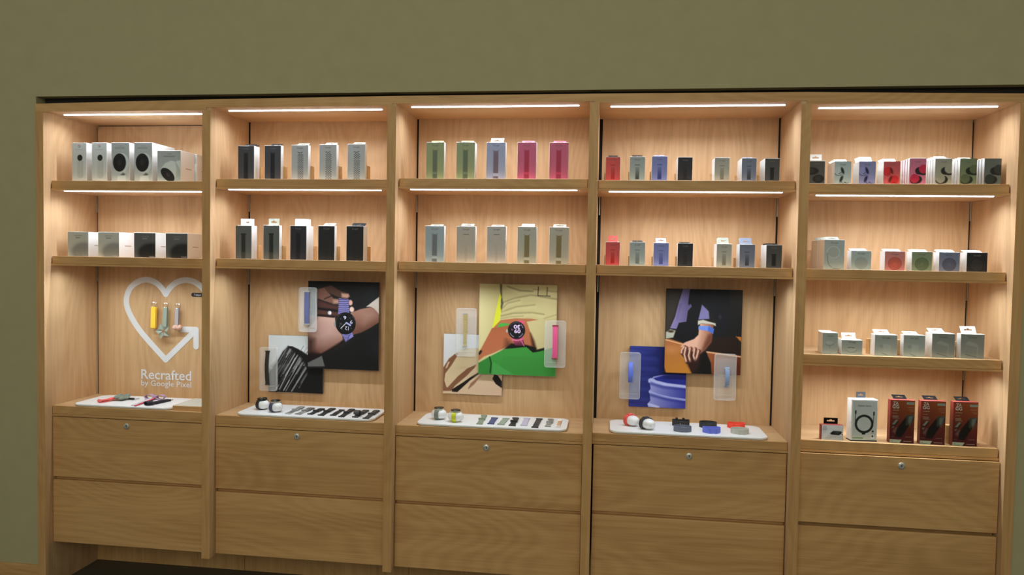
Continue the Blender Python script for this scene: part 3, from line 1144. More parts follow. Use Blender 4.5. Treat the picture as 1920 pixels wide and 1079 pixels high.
# counter of the fifth bay
YC = S + 0.02
ZF = ZC[4]
a = Art(0.081, 0.058, 70, (222, 222, 218)).frame(60, 950, 240, 930)
a.vgrad((226, 226, 222), (206, 206, 202))
a.poly([(500, 470), (620, 430), (900, 440), (910, 560), (480, 560)], (200, 200, 196), 10, 0.7)
a.poly([(370, 720), (460, 690), (950, 730), (950, 900), (250, 870)], (170, 170, 168), 12, 0.8)
a.poly([(440, 610), (560, 505), (880, 520), (910, 560), (880, 640), (790, 700), (480, 680), (440, 650)], (26, 26, 26), 2)
a.ell((720, 580), 110, 50, (88, 88, 88), 8, 0.7)
a.ell((935, 665), 32, 22, (50, 48, 48))
a.line([(140, 570), (260, 570)], 14, (175, 175, 170), al=0.7)
a.line([(150, 850), (480, 852)], 22, (140, 140, 138), al=0.7)
a.line([(640, 320), (880, 325)], 22, (190, 190, 188), al=0.7)
a.line([(120, 488), (265, 488)], 18, (130, 128, 128), al=0.7)
o = product('power_bank_box', 3.351, YC, ZF, 0.083, 0.059, 0.022, a.mesh('front_print'), 'low white carton with a black pad print, leftmost on the last bay worktop', 'box', None,
            (mat('black_tab', (12, 11, 12), 0.85, spec=0.1), 0, 0.053, 0.024), word=False, card=mat('maroon_card', (140, 46, 42), 0.5))
DI = mat('dark_purple_ink', (88, 62, 80), 0.5)
lettering('ZA', 0.0125, -0.027, 0.0475, -0.0006, DI, o, 0.0062)
lettering('GG', 0.0155, -0.0265, 0.0398, -0.0006, DI, o, 0.0062)
rp = MB()
rp.box(-0.0412, -0.0385, -0.0006, -0.0002, 0.0, 0.058)
rp.build('red_edge', mat('maroon_card', (0, 0, 0)), o)

a = Art(0.092, 0.158, 80, (200, 202, 190)).frame(745, 1290, 150, 950)
a.vgrad((182, 184, 172), (196, 198, 184))
a.ring((1005, 605), 185, 190, 52, (38, 38, 35))
a.line([(808, 370), (806, 560), (830, 680)], 14, (40, 40, 37))
a.line([(1218, 380), (1212, 560), (1190, 680)], 14, (40, 40, 37))
a.line([(808, 350), (808, 400)], 34, (36, 36, 34))
a.line([(1220, 370), (1220, 420)], 34, (36, 36, 34))
a.poly([(950, 760), (1050, 760), (1035, 815), (965, 815)], (30, 30, 28))
a.ell((1206, 748), 24, 24, (40, 40, 38))
a.rect(1170, 815, 1235, 890, (214, 214, 206))
a.ell((1202, 845), 20, 24, (40, 40, 38))
a.line([(745, 885), (985, 885)], 26, (108, 140, 86), al=0.9)
a.line([(1180, 795), (1230, 795)], 10, (120, 120, 112), al=0.8)
o = product('cable_box', 3.469, YC, ZF, 0.100, 0.163, 0.040, a.mesh('front_print'), 'white carton with a coiled black cable print and grey hang tab on worktop', 'box', None,
            (mat('grey_tab', (56, 57, 60), 0.8, spec=0.2), 0, 0.036, 0.024), word=False, card=mat('white_card2', (236, 236, 234), 0.5, var=0.02), rz=math.radians(5))
DK = mat('black_ink', (40, 40, 38), 0.5)
for ch in o.children:
    if ch.name.startswith('front_print'):
        ch.location = (0.002, -0.0003, 0.0)
lettering('Native Union', 0.050, 0.0, 0.1365, -0.0006, DK, o)
lettering('CABLE', 0.010, 0.0, 0.1295, -0.0006, INKL, o, 0.0022) if False else None
bs = MB()
bs.box(-0.0502, 0.0502, -0.0012, 0.0402, -0.0, 0.0045)
bs.build('black_base', BLACK, o)

a = Art(0.090, 0.166, 80, (120, 30, 24)).frame(60, 610, 80, 985)
g1 = a.colgrad((550, 80), (200, 900), (184, 86, 40), (84, 20, 30))
a.img = g1 * np.ones_like(a.img)
a.poly([(60, 80), (110, 80), (100, 420), (60, 420)], (196, 58, 48), 8, 0.8)
a.poly([(200, 800), (180, 720), (440, 400), (490, 385), (600, 390), (600, 480), (470, 640), (330, 860), (180, 850)], (28, 18, 18), 3)
a.poly([(430, 400), (600, 385), (560, 520), (500, 610), (470, 560), (440, 600)], (132, 132, 128), 8, 0.9)
a.poly([(430, 400), (480, 390), (470, 560), (400, 590)], (60, 56, 54), 6, 0.8)
a.poly([(120, 750), (190, 660), (230, 650), (180, 780)], (150, 110, 104), 8, 0.9)
a.poly([(105, 590), (190, 490), (245, 495), (160, 600)], (150, 146, 138), 2)
a.poly([(105, 595), (160, 600), (245, 500), (240, 545), (160, 630)], (46, 30, 28), 3)
a.poly([(105, 650), (155, 625), (140, 665), (105, 672)], (140, 130, 124), 2)
for (x_, y_, l_, al_2) in ((115, 290, 130, .8), (115, 352, 95, .6), (115, 410, 120, .7), (115, 435, 120, .7), (115, 458, 150, .5), (450, 225, 140, .45), (470, 270, 120, .35), (520, 303, 65, .5), (90, 852, 75, .3), (420, 850, 130, .5), (380, 945, 175, .8)):
    a.line([(x_, y_), (x_ + l_, y_)], 15, (200, 180, 168), al=al_2)
a.rect(425, 115, 595, 160, (176, 186, 186))
a.line([(445, 137), (570, 140)], 16, (110, 140, 150), al=0.7)
a.poly([(60, 908), (335, 912), (290, 985), (60, 985)], (196, 194, 186))
a.line([(90, 945), (130, 945)], 10, (120, 116, 110))
a.line([(90, 968), (230, 970)], 10, (120, 116, 110))
a.img = a.img * np.array([0.80, 0.86, 0.76])
zm = a.mesh('front_print')
SI = mat('silver_ink', (206, 206, 200), 0.4)
for k, (x0, x1, ht, rz) in enumerate(((3.562, 3.653, 0.168, 3), (3.671, 3.766, 0.169, 1), (3.790, 3.880, 0.170, 3))):
    o = product('power_bank_box', (x0 + x1) / 2 + 0.001, YC, ZF, 0.0915, ht, 0.024, zm, 'dark red carton with a black power bank print, %s of three on the worktop' % ('left', 'middle', 'right')[k], 'box',
                'dark red power bank cartons', (mat('black_tab', (12, 11, 12), 0.85, spec=0.1), 62, 0.050, 0.026), word=False, card=mat('red_card', (124, 42, 32), 0.5, var=0.25), rz=math.radians(rz))
    lettering('ZA', 0.0200, -0.0262, ht - 0.0185, -0.0006, SI, o, 0.0118, 0.02)
    lettering('GG', 0.0245, -0.0262, ht - 0.0325, -0.0006, SI, o, 0.0118, 0.02)
spacer(3.820, YC + 0.034, ZF, 0.075, 0.070, 'low wooden block behind the right dark red carton on the last worktop')


# ------------------------------------------------------------------ wall graphic of the first bay
def stroke(pts, wd, closed=False):
    P = [Vector((p[0], p[1])) for p in pts]
    n = len(P)
    Lf, Rt = [], []
    for i in range(n):
        a_ = (P[i] - P[i - 1]).normalized() if (i > 0 or closed) else None
        b_ = (P[(i + 1) % n] - P[i]).normalized() if (i < n - 1 or closed) else None
        if a_ is None:
            a_ = b_
        if b_ is None:
            b_ = a_
        t_ = (a_ + b_)
        if t_.length < 1e-6:
            t_ = a_
        t_.normalize()
        nrm = Vector((-t_.y, t_.x))
        k = min(1.8, 1.0 / max(0.3, nrm.dot(Vector((-a_.y, a_.x)))))
        Lf.append(P[i] + nrm * wd / 2 * k)
        Rt.append(P[i] - nrm * wd / 2 * k)
    return Lf, Rt


def decal(mb, pts, wd, y0, y1, caps=True):
    Lf, Rt = stroke(pts, wd)
    n = len(Lf)
    vs = [(p.x, y0, p.y) for p in Lf] + [(p.x, y0, p.y) for p in Rt] + [(p.x, y1, p.y) for p in Lf] + [(p.x, y1, p.y) for p in Rt]
    fs = []
    for i in range(n - 1):
        fs += [(i, i + 1, n + i + 1, n + i), (2 * n + i, 3 * n + i, 3 * n + i + 1, 2 * n + i + 1), (i, 2 * n + i, 2 * n + i + 1, i + 1), (n + i, n + i + 1, 3 * n + i + 1, 3 * n + i)]
    mb.add(vs, fs)
    if caps:
        for p in (pts[0], pts[-1]):
            mb.prism([(p[0] + wd / 2 * math.cos(2 * math.pi * k / 20), p[1] + wd / 2 * math.sin(2 * math.pi * k / 20)) for k in range(20)], y0 + 0.0002, y1)


def smooth_pts(pts, n=8):
    out = []
    m_ = len(pts)
    for i in range(m_ - 1):
        p0, p1, p2, p3 = pts[max(i - 1, 0)], pts[i], pts[i + 1], pts[min(i + 2, m_ - 1)]
        for k in range(n):
            t_ = k / n
            out.append(tuple(0.5 * (2 * p1[j] + (p2[j] - p0[j]) * t_ + (2 * p0[j] - 5 * p1[j] + 4 * p2[j] - p3[j]) * t_ ** 2 + (3 * p1[j] - p0[j] - 3 * p2[j] + p3[j]) * t_ ** 3) for j in (0, 1)))
    out.append(pts[-1])
    return out


DEC = mat('white_vinyl', (222, 223, 226), 0.45, var=0.02)
hw = 0.0275
left = [(0.377, 0.997), (0.300, 1.073), (0.246, 1.131), (0.203, 1.190), (0.177, 1.245), (0.174, 1.290), (0.192, 1.335), (0.230, 1.367), (0.277, 1.380), (0.322, 1.368), (0.355, 1.342), (0.377, 1.312)]
right = [(0.377, 1.312), (0.398, 1.343), (0.434, 1.371), (0.480, 1.382), (0.527, 1.372), (0.566, 1.343), (0.588, 1.300), (0.592, 1.255), (0.585, 1.222)]
h = MB()
decal(h, left[:2] + smooth_pts(left[1:], 6)[1:], hw, D - 0.0010, D)
decal(h, smooth_pts(right, 6), hw, D - 0.0014, D)
decal(h, [(0.377, 0.997), (0.524, 1.138)], hw, D - 0.0018, D)
decal(h, [(0.460, 1.146), (0.533, 1.146)], hw, D - 0.0022, D)
decal(h, [(0.533, 1.146), (0.533, 1.066)], hw, D - 0.0026, D)
tag(h.build('heart_decal', DEC), 'large white heart outline with an arrow tip on the first bay back panel', 'decal')
tx = thing('wall_lettering', (0.379, D, 0.86), 'white two-line wall lettering below the heart outline', 'lettering')
lettering('Recrafted', 0.258, 0, 0.042, -0.001, DEC, tx, 0.046, 0.012)
lettering('by Google Pixel', 0.258, 0, 0.009, -0.001, DEC, tx, 0.0265, 0.008)
st = thing('label_sticker', (0.565, D, 1.313), 'small dark pill-shaped label cut off by the first divider', 'label')
m = MB()
pp = []
for k in range(12):
    an = math.pi / 2 + math.pi * k / 11
    pp.append((-0.048 + 0.0095 * math.cos(an), 0.0095 * math.sin(an)))
for k in range(12):
    an = -math.pi / 2 + math.pi * k / 11
    pp.append((0.048 + 0.0095 * math.cos(an), 0.0095 * math.sin(an)))
m.prism(pp, -0.002, 0.0)
m.build('pill', mat('dark_label', (44, 40, 46), 0.5), st)
lettering('Tokyo Craft', 0.068, -0.009, -0.0042, -0.0022, mat('label_ink', (214, 214, 218), 0.5), st, 0.0092)


# hanging fobs
def torus(mb, c, r, t, mi=0, n=24, tilt=0.0):
    pts_ = []
    for k in range(n):
        a_ = 2 * math.pi * k / n
        pts_.append((c[0] + r * math.cos(a_), c[1] + math.sin(tilt) * r * math.cos(a_), c[2] + r * math.sin(a_)))
    mb.tube(pts_, t, 8, True, mi)


def loop_strap(mb, w, h, gap, x0=0.0, lean=0.0):
    """flat strap folded into a hanging loop: seen from the front, thin from the side"""
    path = []
    for k in range(7):
        path.append((x0 + lean * k / 6, -gap / 2, -h * k / 6))
    for k in range(1, 6):
        a_ = math.pi * k / 6
        path.append((x0 + lean, -gap / 2 * math.cos(a_), -h - gap / 2 * math.sin(a_)))
    for k in range(7):
        path.append((x0 + lean * (6 - k) / 6, gap / 2, -h * (6 - k) / 6))
    mb.ribbon(path, w, 0.002, (1, 0, 0))


FY = D - 0.022


def fob(x, z, wd, h, col, name, label):
    o = thing('key_fob', (x, FY, z), label, 'key fob', 'key fobs hanging inside the heart')
    r = MB()
    torus(r, (0, 0, 0.010), 0.0115, 0.0011, tilt=0.3)
    r.build('ring', CHROME, o, smooth=True)
    s_ = MB()
    loop_strap(s_, wd, h, 0.010, lean=-0.003)
    s_.build('strap_loop', mat(name, col, 0.8, bump=0.4), o)
    p = MB()
    p.lathe([(0.002, 0.0), (0.002, -0.020), (0.0035, -0.021), (0.0035, -0.023)], 10, 'Y', (x, D, z + 0.0215))
    tag(p.build('wall_peg', METAL, None, smooth=True), 'small metal peg holding the %s key fob' % name.replace('_', ' '), 'peg', 'pegs of the key fobs')
    return o


f1 = fob(0.331, 1.252, 0.024, 0.098, (246, 206, 62), 'yellow', 'plain yellow strap key fob hanging leftmost inside the heart')
f2 = fob(0.390, 1.250, 0.021, 0.090, (150, 160, 146), 'sage', 'sage green key fob with a folded star, hanging middle inside the heart')
SG = mat('sage', (0, 0, 0))
s_ = MB()
for k in range(5):
    a_ = math.radians(90 + 72 * k + 18)
    ca, sa = math.cos(a_), math.sin(a_)
    cb, sb = math.cos(a_ + 0.7), math.sin(a_ + 0.7)
    cc, sc_ = math.cos(a_ - 0.7), math.sin(a_ - 0.7)
    z0 = -0.112
    q_ = 1.3
    ca, sa, cb, sb, cc, sc_ = ca * q_, sa * q_, cb * q_, sb * q_, cc * q_, sc_ * q_
    vs = [(0.030 * ca - 0.009, -0.008, z0 + 0.030 * sa), (0.017 * cb - 0.009, -0.016, z0 + 0.017 * sb), (-0.009 + 0.004 * ca, -0.006, z0 + 0.004 * sa), (0.017 * cc - 0.009, -0.010, z0 + 0.017 * sc_), (-0.009 + 0.018 * ca, 0.004, z0 + 0.018 * sa)]
    s_.add(vs, [(0, 1, 2), (0, 2, 3), (1, 0, 4), (0, 3, 4), (1, 4, 2), (2, 4, 3)])
s_.build('folded_star', SG, f2)
f3 = fob(0.451, 1.248, 0.017, 0.078, (174, 164, 168), 'mauve_grey', 'mauve-grey key fob with a peach knot, hanging rightmost inside the heart')
s_ = MB()
for k in range(4):
    a_ = k * math.pi / 4
    prof = [(0.0008, -0.013), (0.0055, -0.010), (0.0100, -0.005), (0.0110, 0.0), (0.0100, 0.005), (0.0055, 0.010), (0.0008, 0.013)]
    nb = MB()
    nb.lathe(prof, 12, 'Z')
    off = (-0.011 + 0.0075 * k)
    s_.add([(v[0] * 0.9 + off * 1.25, v[1] - 0.003, v[2] - 0.092 + 0.002 * (k % 2)) for v in nb.v], nb.f)
s_.build('knot', mat('peach_cloth', (222, 178, 160), 0.85, var=0.15), f3, smooth=True)


# ------------------------------------------------------------------ posters
def poster(x0, x1, z0, z1, yf, art, label, behind=None):
    o = thing('poster', ((x0 + x1) / 2, yf, z0), label, 'poster', 'photo posters on the back panels')
    w_ = x1 - x0
    p = MB()
    p.box(-w_ / 2, w_ / 2, 0.0002, 0.010, 0, z1 - z0)
    p.build('panel', mat('poster_edge', (120, 112, 100), 0.6), o)
    link('print', art.mesh('print'), o, (0, 0, 0))
    s2 = MB()
    dx = w_ * 0.30
    for sx in (0.0, dx):
        s2.box(sx - 0.02, sx + 0.02, 0.010, D - yf, (z1 - z0) * 0.62, (z1 - z0) * 0.62 + 0.05)
    s2.build('standoff', BLACK, o)
    return o


def pos(o, T, w_, h_):
    """map a point of the source picture of a poster to local x, z"""
    x0, x1, y0, y1 = T
    return lambda x, y: (((x - x0) / (x1 - x0) - 0.5) * w_, (1 - (y - y0) / (y1 - y0)) * h_)


# poster 1: wrist with watch on black
T = (43, 845, 50, 1046)
a = Art(0.3375, 0.4035, 210, (26, 26, 28)).frame(*T)
a.poly([(640, 50), (845, 50), (845, 300), (740, 320)], (44, 45, 52), 60, 0.8)
a.poly([(760, 720), (845, 700), (845, 860), (800, 880)], (44, 44, 56), 40, 0.7)
a.poly([(700, 328), (770, 270), (845, 212), (845, 420), (790, 350), (750, 326)], (206, 198, 190), 2)
a.poly([(420, 470), (540, 395), (640, 355), (760, 330), (810, 365), (845, 410), (845, 500), (760, 560), (650, 620), (560, 650), (440, 640)], a.colgrad((600, 380), (700, 620), (168, 122, 106), (112, 70, 54)), 3)
a.poly([(660, 400), (790, 370), (820, 430), (680, 510)], (188, 150, 138), 40, 0.7)
a.poly([(43, 560), (150, 440), (240, 440), (350, 450), (360, 560), (400, 620), (438, 660), (440, 710), (400, 760), (300, 820), (210, 870), (150, 890), (43, 880)], a.colgrad((200, 470), (160, 890), (196, 156, 144), (110, 66, 52)), 3)
a.poly([(90, 640), (300, 540), (420, 660), (230, 760), (90, 740)], (214, 180, 172), 70, 0.6)
a.poly([(43, 700), (110, 720), (100, 830), (150, 885), (43, 960)], (58, 34, 30), 25)
a.poly([(43, 870), (200, 880), (440, 720), (470, 735), (300, 850), (200, 905), (43, 975)], (32, 20, 18), 8)
a.poly([(43, 985), (205, 898), (240, 1020), (43, 1030)], (108, 108, 108), 3)
a.poly([(43, 590), (43, 440), (150, 420), (150, 470)], (120, 74, 62), 10)
a.poly([(150, 140), (230, 120), (330, 240), (392, 255), (392, 300), (330, 305), (150, 250)], (132, 90, 76), 4)
a.poly([(230, 118), (300, 95), (410, 155), (500, 185), (515, 215), (490, 238), (400, 232), (330, 205), (260, 170)], (98, 66, 54), 4)
a.poly([(420, 182), (500, 186), (514, 212), (490, 236), (425, 228)], (206, 160, 138), 6)
a.poly([(330, 262), (392, 252), (392, 300), (335, 300)], (206, 164, 146), 10, 0.8)
a.poly([(150, 262), (330, 318), (392, 322), (392, 372), (150, 352)], (92, 52, 46), 8)
a.poly([(150, 372), (270, 388), (390, 398), (392, 440), (150, 430)], (98, 60, 48), 5)
a.line([(150, 362), (390, 384)], 16, (28, 18, 16), 3)
a.line([(150, 440), (340, 452)], 18, (36, 20, 16), 3)
a.line([(230, 250), (330, 205)], 10, (46, 28, 24), 3)
a.ell((290, 408), 22, 22, (190, 190, 196), 2)
a.ell((296, 408), 6, 14, (255, 255, 255), 2)
a.ell((524, 286), 24, 30, (220, 172, 154), 3)
a.ell((540, 362), 26, 30, (232, 196, 178), 3)
lil = (138, 134, 200)
a.poly([(395, 240), (505, 246), (512, 405), (385, 420)], lil, 1.5)
for k in range(8):
    y_ = 254 + k * 21
    a.line([(392, y_ + 4), (430, y_ + (k - 3) * 1.5), (470, y_ - 1), (508, y_ + 3)], 7, (44, 40, 84))
a.poly([(435, 648), (545, 618), (562, 668), (472, 732)], lil, 1.5)
for k in range(4):
    a.line([(442 + 8 * k, 668 + 18 * k), (500, 660 + 16 * k), (530 - 8 * k, 645 + 14 * k)], 5, (60, 54, 110))
a.ell((352, 535), 16, 24, (150, 150, 148), 2)
a.ell((472, 522), 114, 122, (18, 18, 20), 1.5)
a.ring((468, 520), 104, 112, 5, (92, 92, 94), 2, 0.8, a0=110, a1=200)
a.ring((476, 520), 100, 110, 6, (150, 140, 130), 2, 0.7, a0=20, a1=50)
a.line([(480, 515), (418, 580)], 7, (226, 226, 230))
a.line([(480, 515), (525, 542)], 17, (168, 172, 232))
a.ell((417, 530), 14, 12, (80, 80, 84), 4)
for k in range(12):
    an = math.radians(30 * k + 8)
    if k % 3:
        a.line([(474 + 80 * math.cos(an), 524 + 88 * math.sin(an)), (474 + 70 * math.cos(an), 524 + 77 * math.sin(an))], 5, (130, 130, 138))
o = poster(1.103, 1.4405, 0.989, 1.3925, D - 0.035, a, 'tall black poster of dark-skinned hands fastening a watch with lilac strap')
q = pos(o, T, 0.3375, 0.4035)
NW = mat('watch_digits', (206, 210, 236), 0.5)
for s_, x_, y_, ww in (('6', 464, 458, 0.0125), ('9', 536, 505, 0.0125), ('12', 488, 576, 0.0175)):
    x2, z2 = q(x_, y_)
    lettering(s_, ww, x2, z2 + 0.0075, -0.0004, NW, o, 0.0155, 0.01, 'numeral', rot=math.pi)

# poster 2: black crystal on white
T = (198, 1036, 72, 985)
a = Art(0.266, 0.2665, 190, (206, 210, 214)).frame(*T)
a.vgrad((198, 203, 207), (222, 226, 230))
a.poly([(198, 700), (330, 500), (420, 330), (500, 245), (560, 240), (640, 280), (720, 320), (800, 378), (1036, 560), (1036, 985), (198, 985)], (36, 35, 37), 2)
rnd = random.Random(3)
for k in range(46):
    x_ = 215 + k * 10.5 + rnd.uniform(-6, 6)
    y0_ = 480 - (x_ - 200) * 0.2 + rnd.uniform(-160, 200)
    ln = rnd.uniform(160, 460)
    g_ = rnd.choice((18, 24, 120, 60, 170, 90, 200))
    a.line([(x_ + 260, y0_ - 40), (x_ + 260 - ln * 0.55, y0_ - 40 + ln)], rnd.uniform(4, 15), (g_, g_, g_ + 3), 2, 0.85)
a.poly([(330, 520), (420, 340), (500, 250), (470, 420), (390, 640), (330, 700)], (104, 103, 106), 14, 0.7)
a.poly([(400, 560), (520, 330), (590, 280), (560, 420), (440, 640)], (120, 120, 124), 16, 0.6)
for k in range(5):
    a.line([(430 + k * 44, 400 - 20 * k), (350 + 38 * k, 560 - 12 * k)], 12, (24, 24, 25), 2, 0.9)
for (p1, p2, w2, g_) in (((610, 430), (370, 940), 13, 190), ((690, 470), (440, 950), 10, 170), ((720, 500), (470, 960), 12, 150), ((780, 580), (560, 960), 20, 150), ((560, 270), (470, 420), 10, 190), ((470, 290), (350, 520), 8, 160), ((640, 560), (430, 960), 7, 220), ((790, 660), (700, 820), 8, 120), ((660, 560), (540, 780), 24, 20), ((740, 560), (560, 900), 22, 18)):
    a.line([p1, p2], w2, (g_, g_, g_ + 2), 2, 0.95)
a.poly([(500, 245), (640, 280), (800, 378), (1036, 560), (1036, 640), (780, 560), (720, 440), (620, 350)], (26, 25, 26), 8, 0.92)
a.poly([(800, 560), (1036, 600), (1036, 985), (720, 985), (700, 870), (790, 700)], (22, 21, 21), 10)
a.poly([(198, 650), (330, 500), (330, 985), (198, 985)], (70, 70, 74), 20, 0.75)
a.poly([(198, 72), (430, 72), (198, 500)], (204, 208, 212), 2) if False else None
poster(0.904, 1.170, 0.8685, 1.135, D - 0.018, a, 'small poster of a ribbed black crystal on white, lower left')

# poster 3: khaki clothes, green cloth, watch 09 30
T = (50, 873, 40, 1022)
a = Art(0.3465, 0.4045, 210, (206, 192, 136)).frame(*T)
kh = (204, 192, 138)
a.poly([(50, 40), (280, 40), (240, 380), (190, 520), (50, 800)], a.colgrad((60, 300), (260, 300), (214, 202, 150), (192, 178, 122)), 1.5)
a.poly([(275, 40), (873, 40), (873, 440), (280, 440)], a.colgrad((280, 300), (700, 100), (186, 174, 120), kh), 1.5)
for (pp2, al2) in (([(290, 245), (420, 190), (600, 150), (873, 190)], .6), ([(290, 340), (450, 280), (640, 255)], .5), ([(285, 385), (420, 350), (620, 340), (740, 355)], .6), ([(300, 300), (350, 245), (480, 210)], .5), ([(285, 415), (380, 392), (520, 380)], .4), ([(350, 65), (480, 105), (620, 110)], .8), ([(620, 88), (873, 110)], .5), ([(873, 355), (740, 400)], .4)):
    a.line(pp2, 9, (104, 92, 56), 5, al2)
    a.line([(x_, y_ + 22) for x_, y_ in pp2], 16, (222, 210, 160), 14, 0.4)
a.line([(675, 62), (672, 155), (800, 158)], 9, (70, 62, 40), 2, 0.9)
a.line([(768, 65), (766, 155)], 9, (70, 62, 40), 2, 0.9)
a.poly([(690, 66), (760, 66), (760, 150), (690, 150)], (200, 186, 134), 2)
a.line([(278, 40), (282, 180), (296, 250), (275, 330)], 16, (70, 62, 44), 5)
a.poly([(268, 130), (285, 180), (272, 260), (285, 330), (272, 430), (240, 510), (195, 512), (235, 300)], (214, 214, 40), 2)
sk = (186, 112, 72)
a.poly([(280, 430), (440, 405), (600, 405), (680, 415), (560, 440), (610, 560), (665, 720), (560, 700), (340, 720), (200, 520)], sk, 2)
a.poly([(245, 515), (270, 465), (330, 460), (380, 468), (360, 490), (300, 505)], (72, 178, 72), 2)
a.poly([(190, 520), (300, 500), (370, 480), (390, 640), (340, 720), (210, 790), (110, 830), (50, 880), (50, 800)], a.colgrad((200, 520), (200, 850), (178, 100, 62), (196, 118, 78)), 2)
a.poly([(340, 640), (380, 660), (420, 700), (300, 790), (330, 720)], (90, 48, 30), 16, 0.7)
a.poly([(560, 440), (870, 380), (873, 1000), (740, 720), (665, 740)], (200, 186, 134), 2)
a.poly([(600, 560), (640, 640), (668, 735), (620, 700)], (78, 44, 26), 8)
a.poly([(330, 740), (400, 680), (560, 690), (660, 715), (665, 740), (750, 715), (750, 760), (630, 780), (570, 730), (450, 735)], (18, 22, 16), 4)
gr = (66, 158, 66)
a.poly([(50, 905), (170, 830), (320, 745), (460, 725), (560, 712), (630, 770), (700, 755), (873, 700), (873, 1022), (50, 1022)], gr, 2)
for k in range(60):
    a.line([(250 + k * 11, 820 + 0), (250 + k * 11 - 60, 1022)], 3, (52, 134, 54), 1.5, 0.5) if k > 6 else None
a.poly([(50, 905), (170, 830), (190, 1022), (50, 1022)], (58, 146, 60), 3)
a.line([(170, 835), (188, 900), (180, 1005)], 14, (20, 70, 28), 3)
a.poly([(200, 880), (430, 1015), (200, 1022)], (76, 168, 80), 3)
a.line([(60, 800), (75, 775)], 22, (30, 22, 16), 4)
a.poly([(400, 450), (480, 428), (540, 436), (520, 470), (400, 480)], (226, 84, 130), 2)
a.poly([(400, 610), (520, 595), (542, 700), (440, 700)], a.colgrad((460, 600), (480, 700), (232, 92, 142), (96, 34, 60)), 2)
a.line([(412, 640), (470, 645), (522, 626)], 6, (246, 150, 184), 2)
a.line([(500, 640), (535, 700)], 8, (222, 120, 160), 2)
a.ell((352, 545), 12, 18, (180, 170, 160), 2)
a.ell((452, 534), 92, 94, (26, 24, 30), 1.5)
a.ring((450, 532), 78, 80, 5, (120, 120, 124), 2, 0.8, a0=60, a1=150)
for a0, a1 in ((20, 55), (205, 250), (290, 335)):
    a.ring((452, 534), 74, 76, 6, (200, 180, 226), 1.5, 0.9, a0=a0, a1=a1)
a.ell((404, 528), 9, 9, (160, 90, 150), 3)
o = poster(1.9025, 2.249, 0.9925, 1.397, D - 0.035, a, 'tall poster of khaki clothes, green fabric and a pink-strapped watch showing 09 30')
q = pos(o, T, 0.3465, 0.4045)
PW = mat('watch_digits_lilac', (226, 200, 242), 0.5)
for s_, x_, y_ in (('30', 456, 498), ('09', 462, 545)):
    x2, z2 = q(x_, y_)
    lettering(s_, 0.0285, x2, z2 + 0.0085, -0.0004, PW, o, 0.0165, 0.03, 'numeral', rot=math.pi)

# poster 4: tan and cream folds
T = (67, 727, 338, 1032)
a = Art(0.269, 0.271, 170, (222, 196, 166)).frame(*T)
a.poly([(67, 338), (727, 338), (727, 500), (480, 490), (330, 500), (215, 550), (130, 620), (67, 730)], (212, 216, 224), 1.5)
a.poly([(330, 500), (480, 490), (727, 500), (727, 1032), (67, 1032), (67, 730), (130, 620), (215, 550)], a.colgrad((250, 600), (600, 1000), (216, 198, 160), (212, 180, 154)), 1.5)
br = (146, 100, 72)
a.poly([(215, 552), (130, 625), (67, 730), (67, 1000), (105, 960), (80, 880), (90, 800), (160, 700), (235, 570)], br, 2)
a.poly([(90, 740), (120, 665), (138, 660), (110, 730)], (226, 204, 172), 3)
a.poly([(120, 960), (230, 830), (340, 730), (440, 682), (420, 720), (330, 820), (200, 940), (160, 1000), (67, 1005), (67, 960)], br, 2)
a.poly([(235, 575), (400, 590), (410, 600), (235, 600)], (170, 124, 96), 8, 0.5)
a.poly([(165, 985), (300, 890), (370, 835), (460, 775), (470, 790), (370, 870), (230, 1010), (170, 1008)], (34, 26, 24), 2)
a.poly([(350, 965), (380, 900), (480, 810), (500, 800), (420, 910), (355, 972)], (160, 116, 90), 3)
a.poly([(620, 840), (640, 790), (680, 800), (727, 870), (727, 945), (660, 900)], (34, 26, 28), 2)
a.poly([(400, 800), (620, 800), (600, 850), (480, 860)], (190, 170, 136), 20, 0.5)
poster(1.739, 2.008, 0.895, 1.166, D - 0.018, a, 'small poster of cream and tan shiny folds, lower left in third bay')

# poster 5: man's hand with blue band on a boat edge
T = (72, 936, 42, 1004)
a = Art(0.320, 0.365, 210, (38, 34, 30)).frame(*T)
a.poly([(72, 42), (260, 42), (130, 500), (72, 620)], (62, 54, 46), 10)
a.poly([(700, 42), (936, 42), (936, 570), (790, 570)], a.colgrad((780, 300), (936, 100), (28, 27, 26), (54, 50, 46)), 12)
a.poly([(320, 42), (520, 42), (480, 210), (440, 420), (440, 580), (400, 640), (300, 650), (170, 610), (220, 460), (310, 380)], (20, 20, 26), 3)
a.poly([(510, 42), (790, 42), (800, 580), (600, 580), (640, 420), (560, 250), (480, 215)], (26, 27, 34), 3)
la = (132, 120, 168)
a.poly([(262, 42), (342, 42), (325, 200), (330, 230), (352, 208), (368, 240), (325, 290), (310, 415), (225, 430), (200, 500), (125, 495), (180, 360), (215, 210)], a.colgrad((170, 300), (320, 300), la, (104, 92, 140)), 2)
a.poly([(230, 215), (250, 210), (200, 400)], (90, 78, 120), 8, 0.6)
a.poly([(482, 215), (560, 290), (570, 375), (445, 388)], (128, 122, 176), 3)
a.poly([(440, 400), (500, 388), (560, 405), (640, 425), (645, 455), (600, 440), (480, 430), (440, 450)], (196, 190, 176), 3)
a.poly([(80, 540), (130, 505), (190, 520), (165, 600), (80, 615)], (176, 176, 160), 3)
a.ell((135, 530), 34, 14, (70, 54, 34), 3)
a.poly([(72, 622), (120, 615), (300, 665), (250, 770), (330, 880), (390, 1004), (90, 1004), (72, 940)], a.colgrad((150, 650), (220, 1000), (176, 108, 56), (200, 132, 40)), 2)
a.ell((150, 740), 60, 30, (210, 148, 100), 20, 0.6)
a.line([(72, 626), (300, 680)], 10, (226, 180, 140), 2)
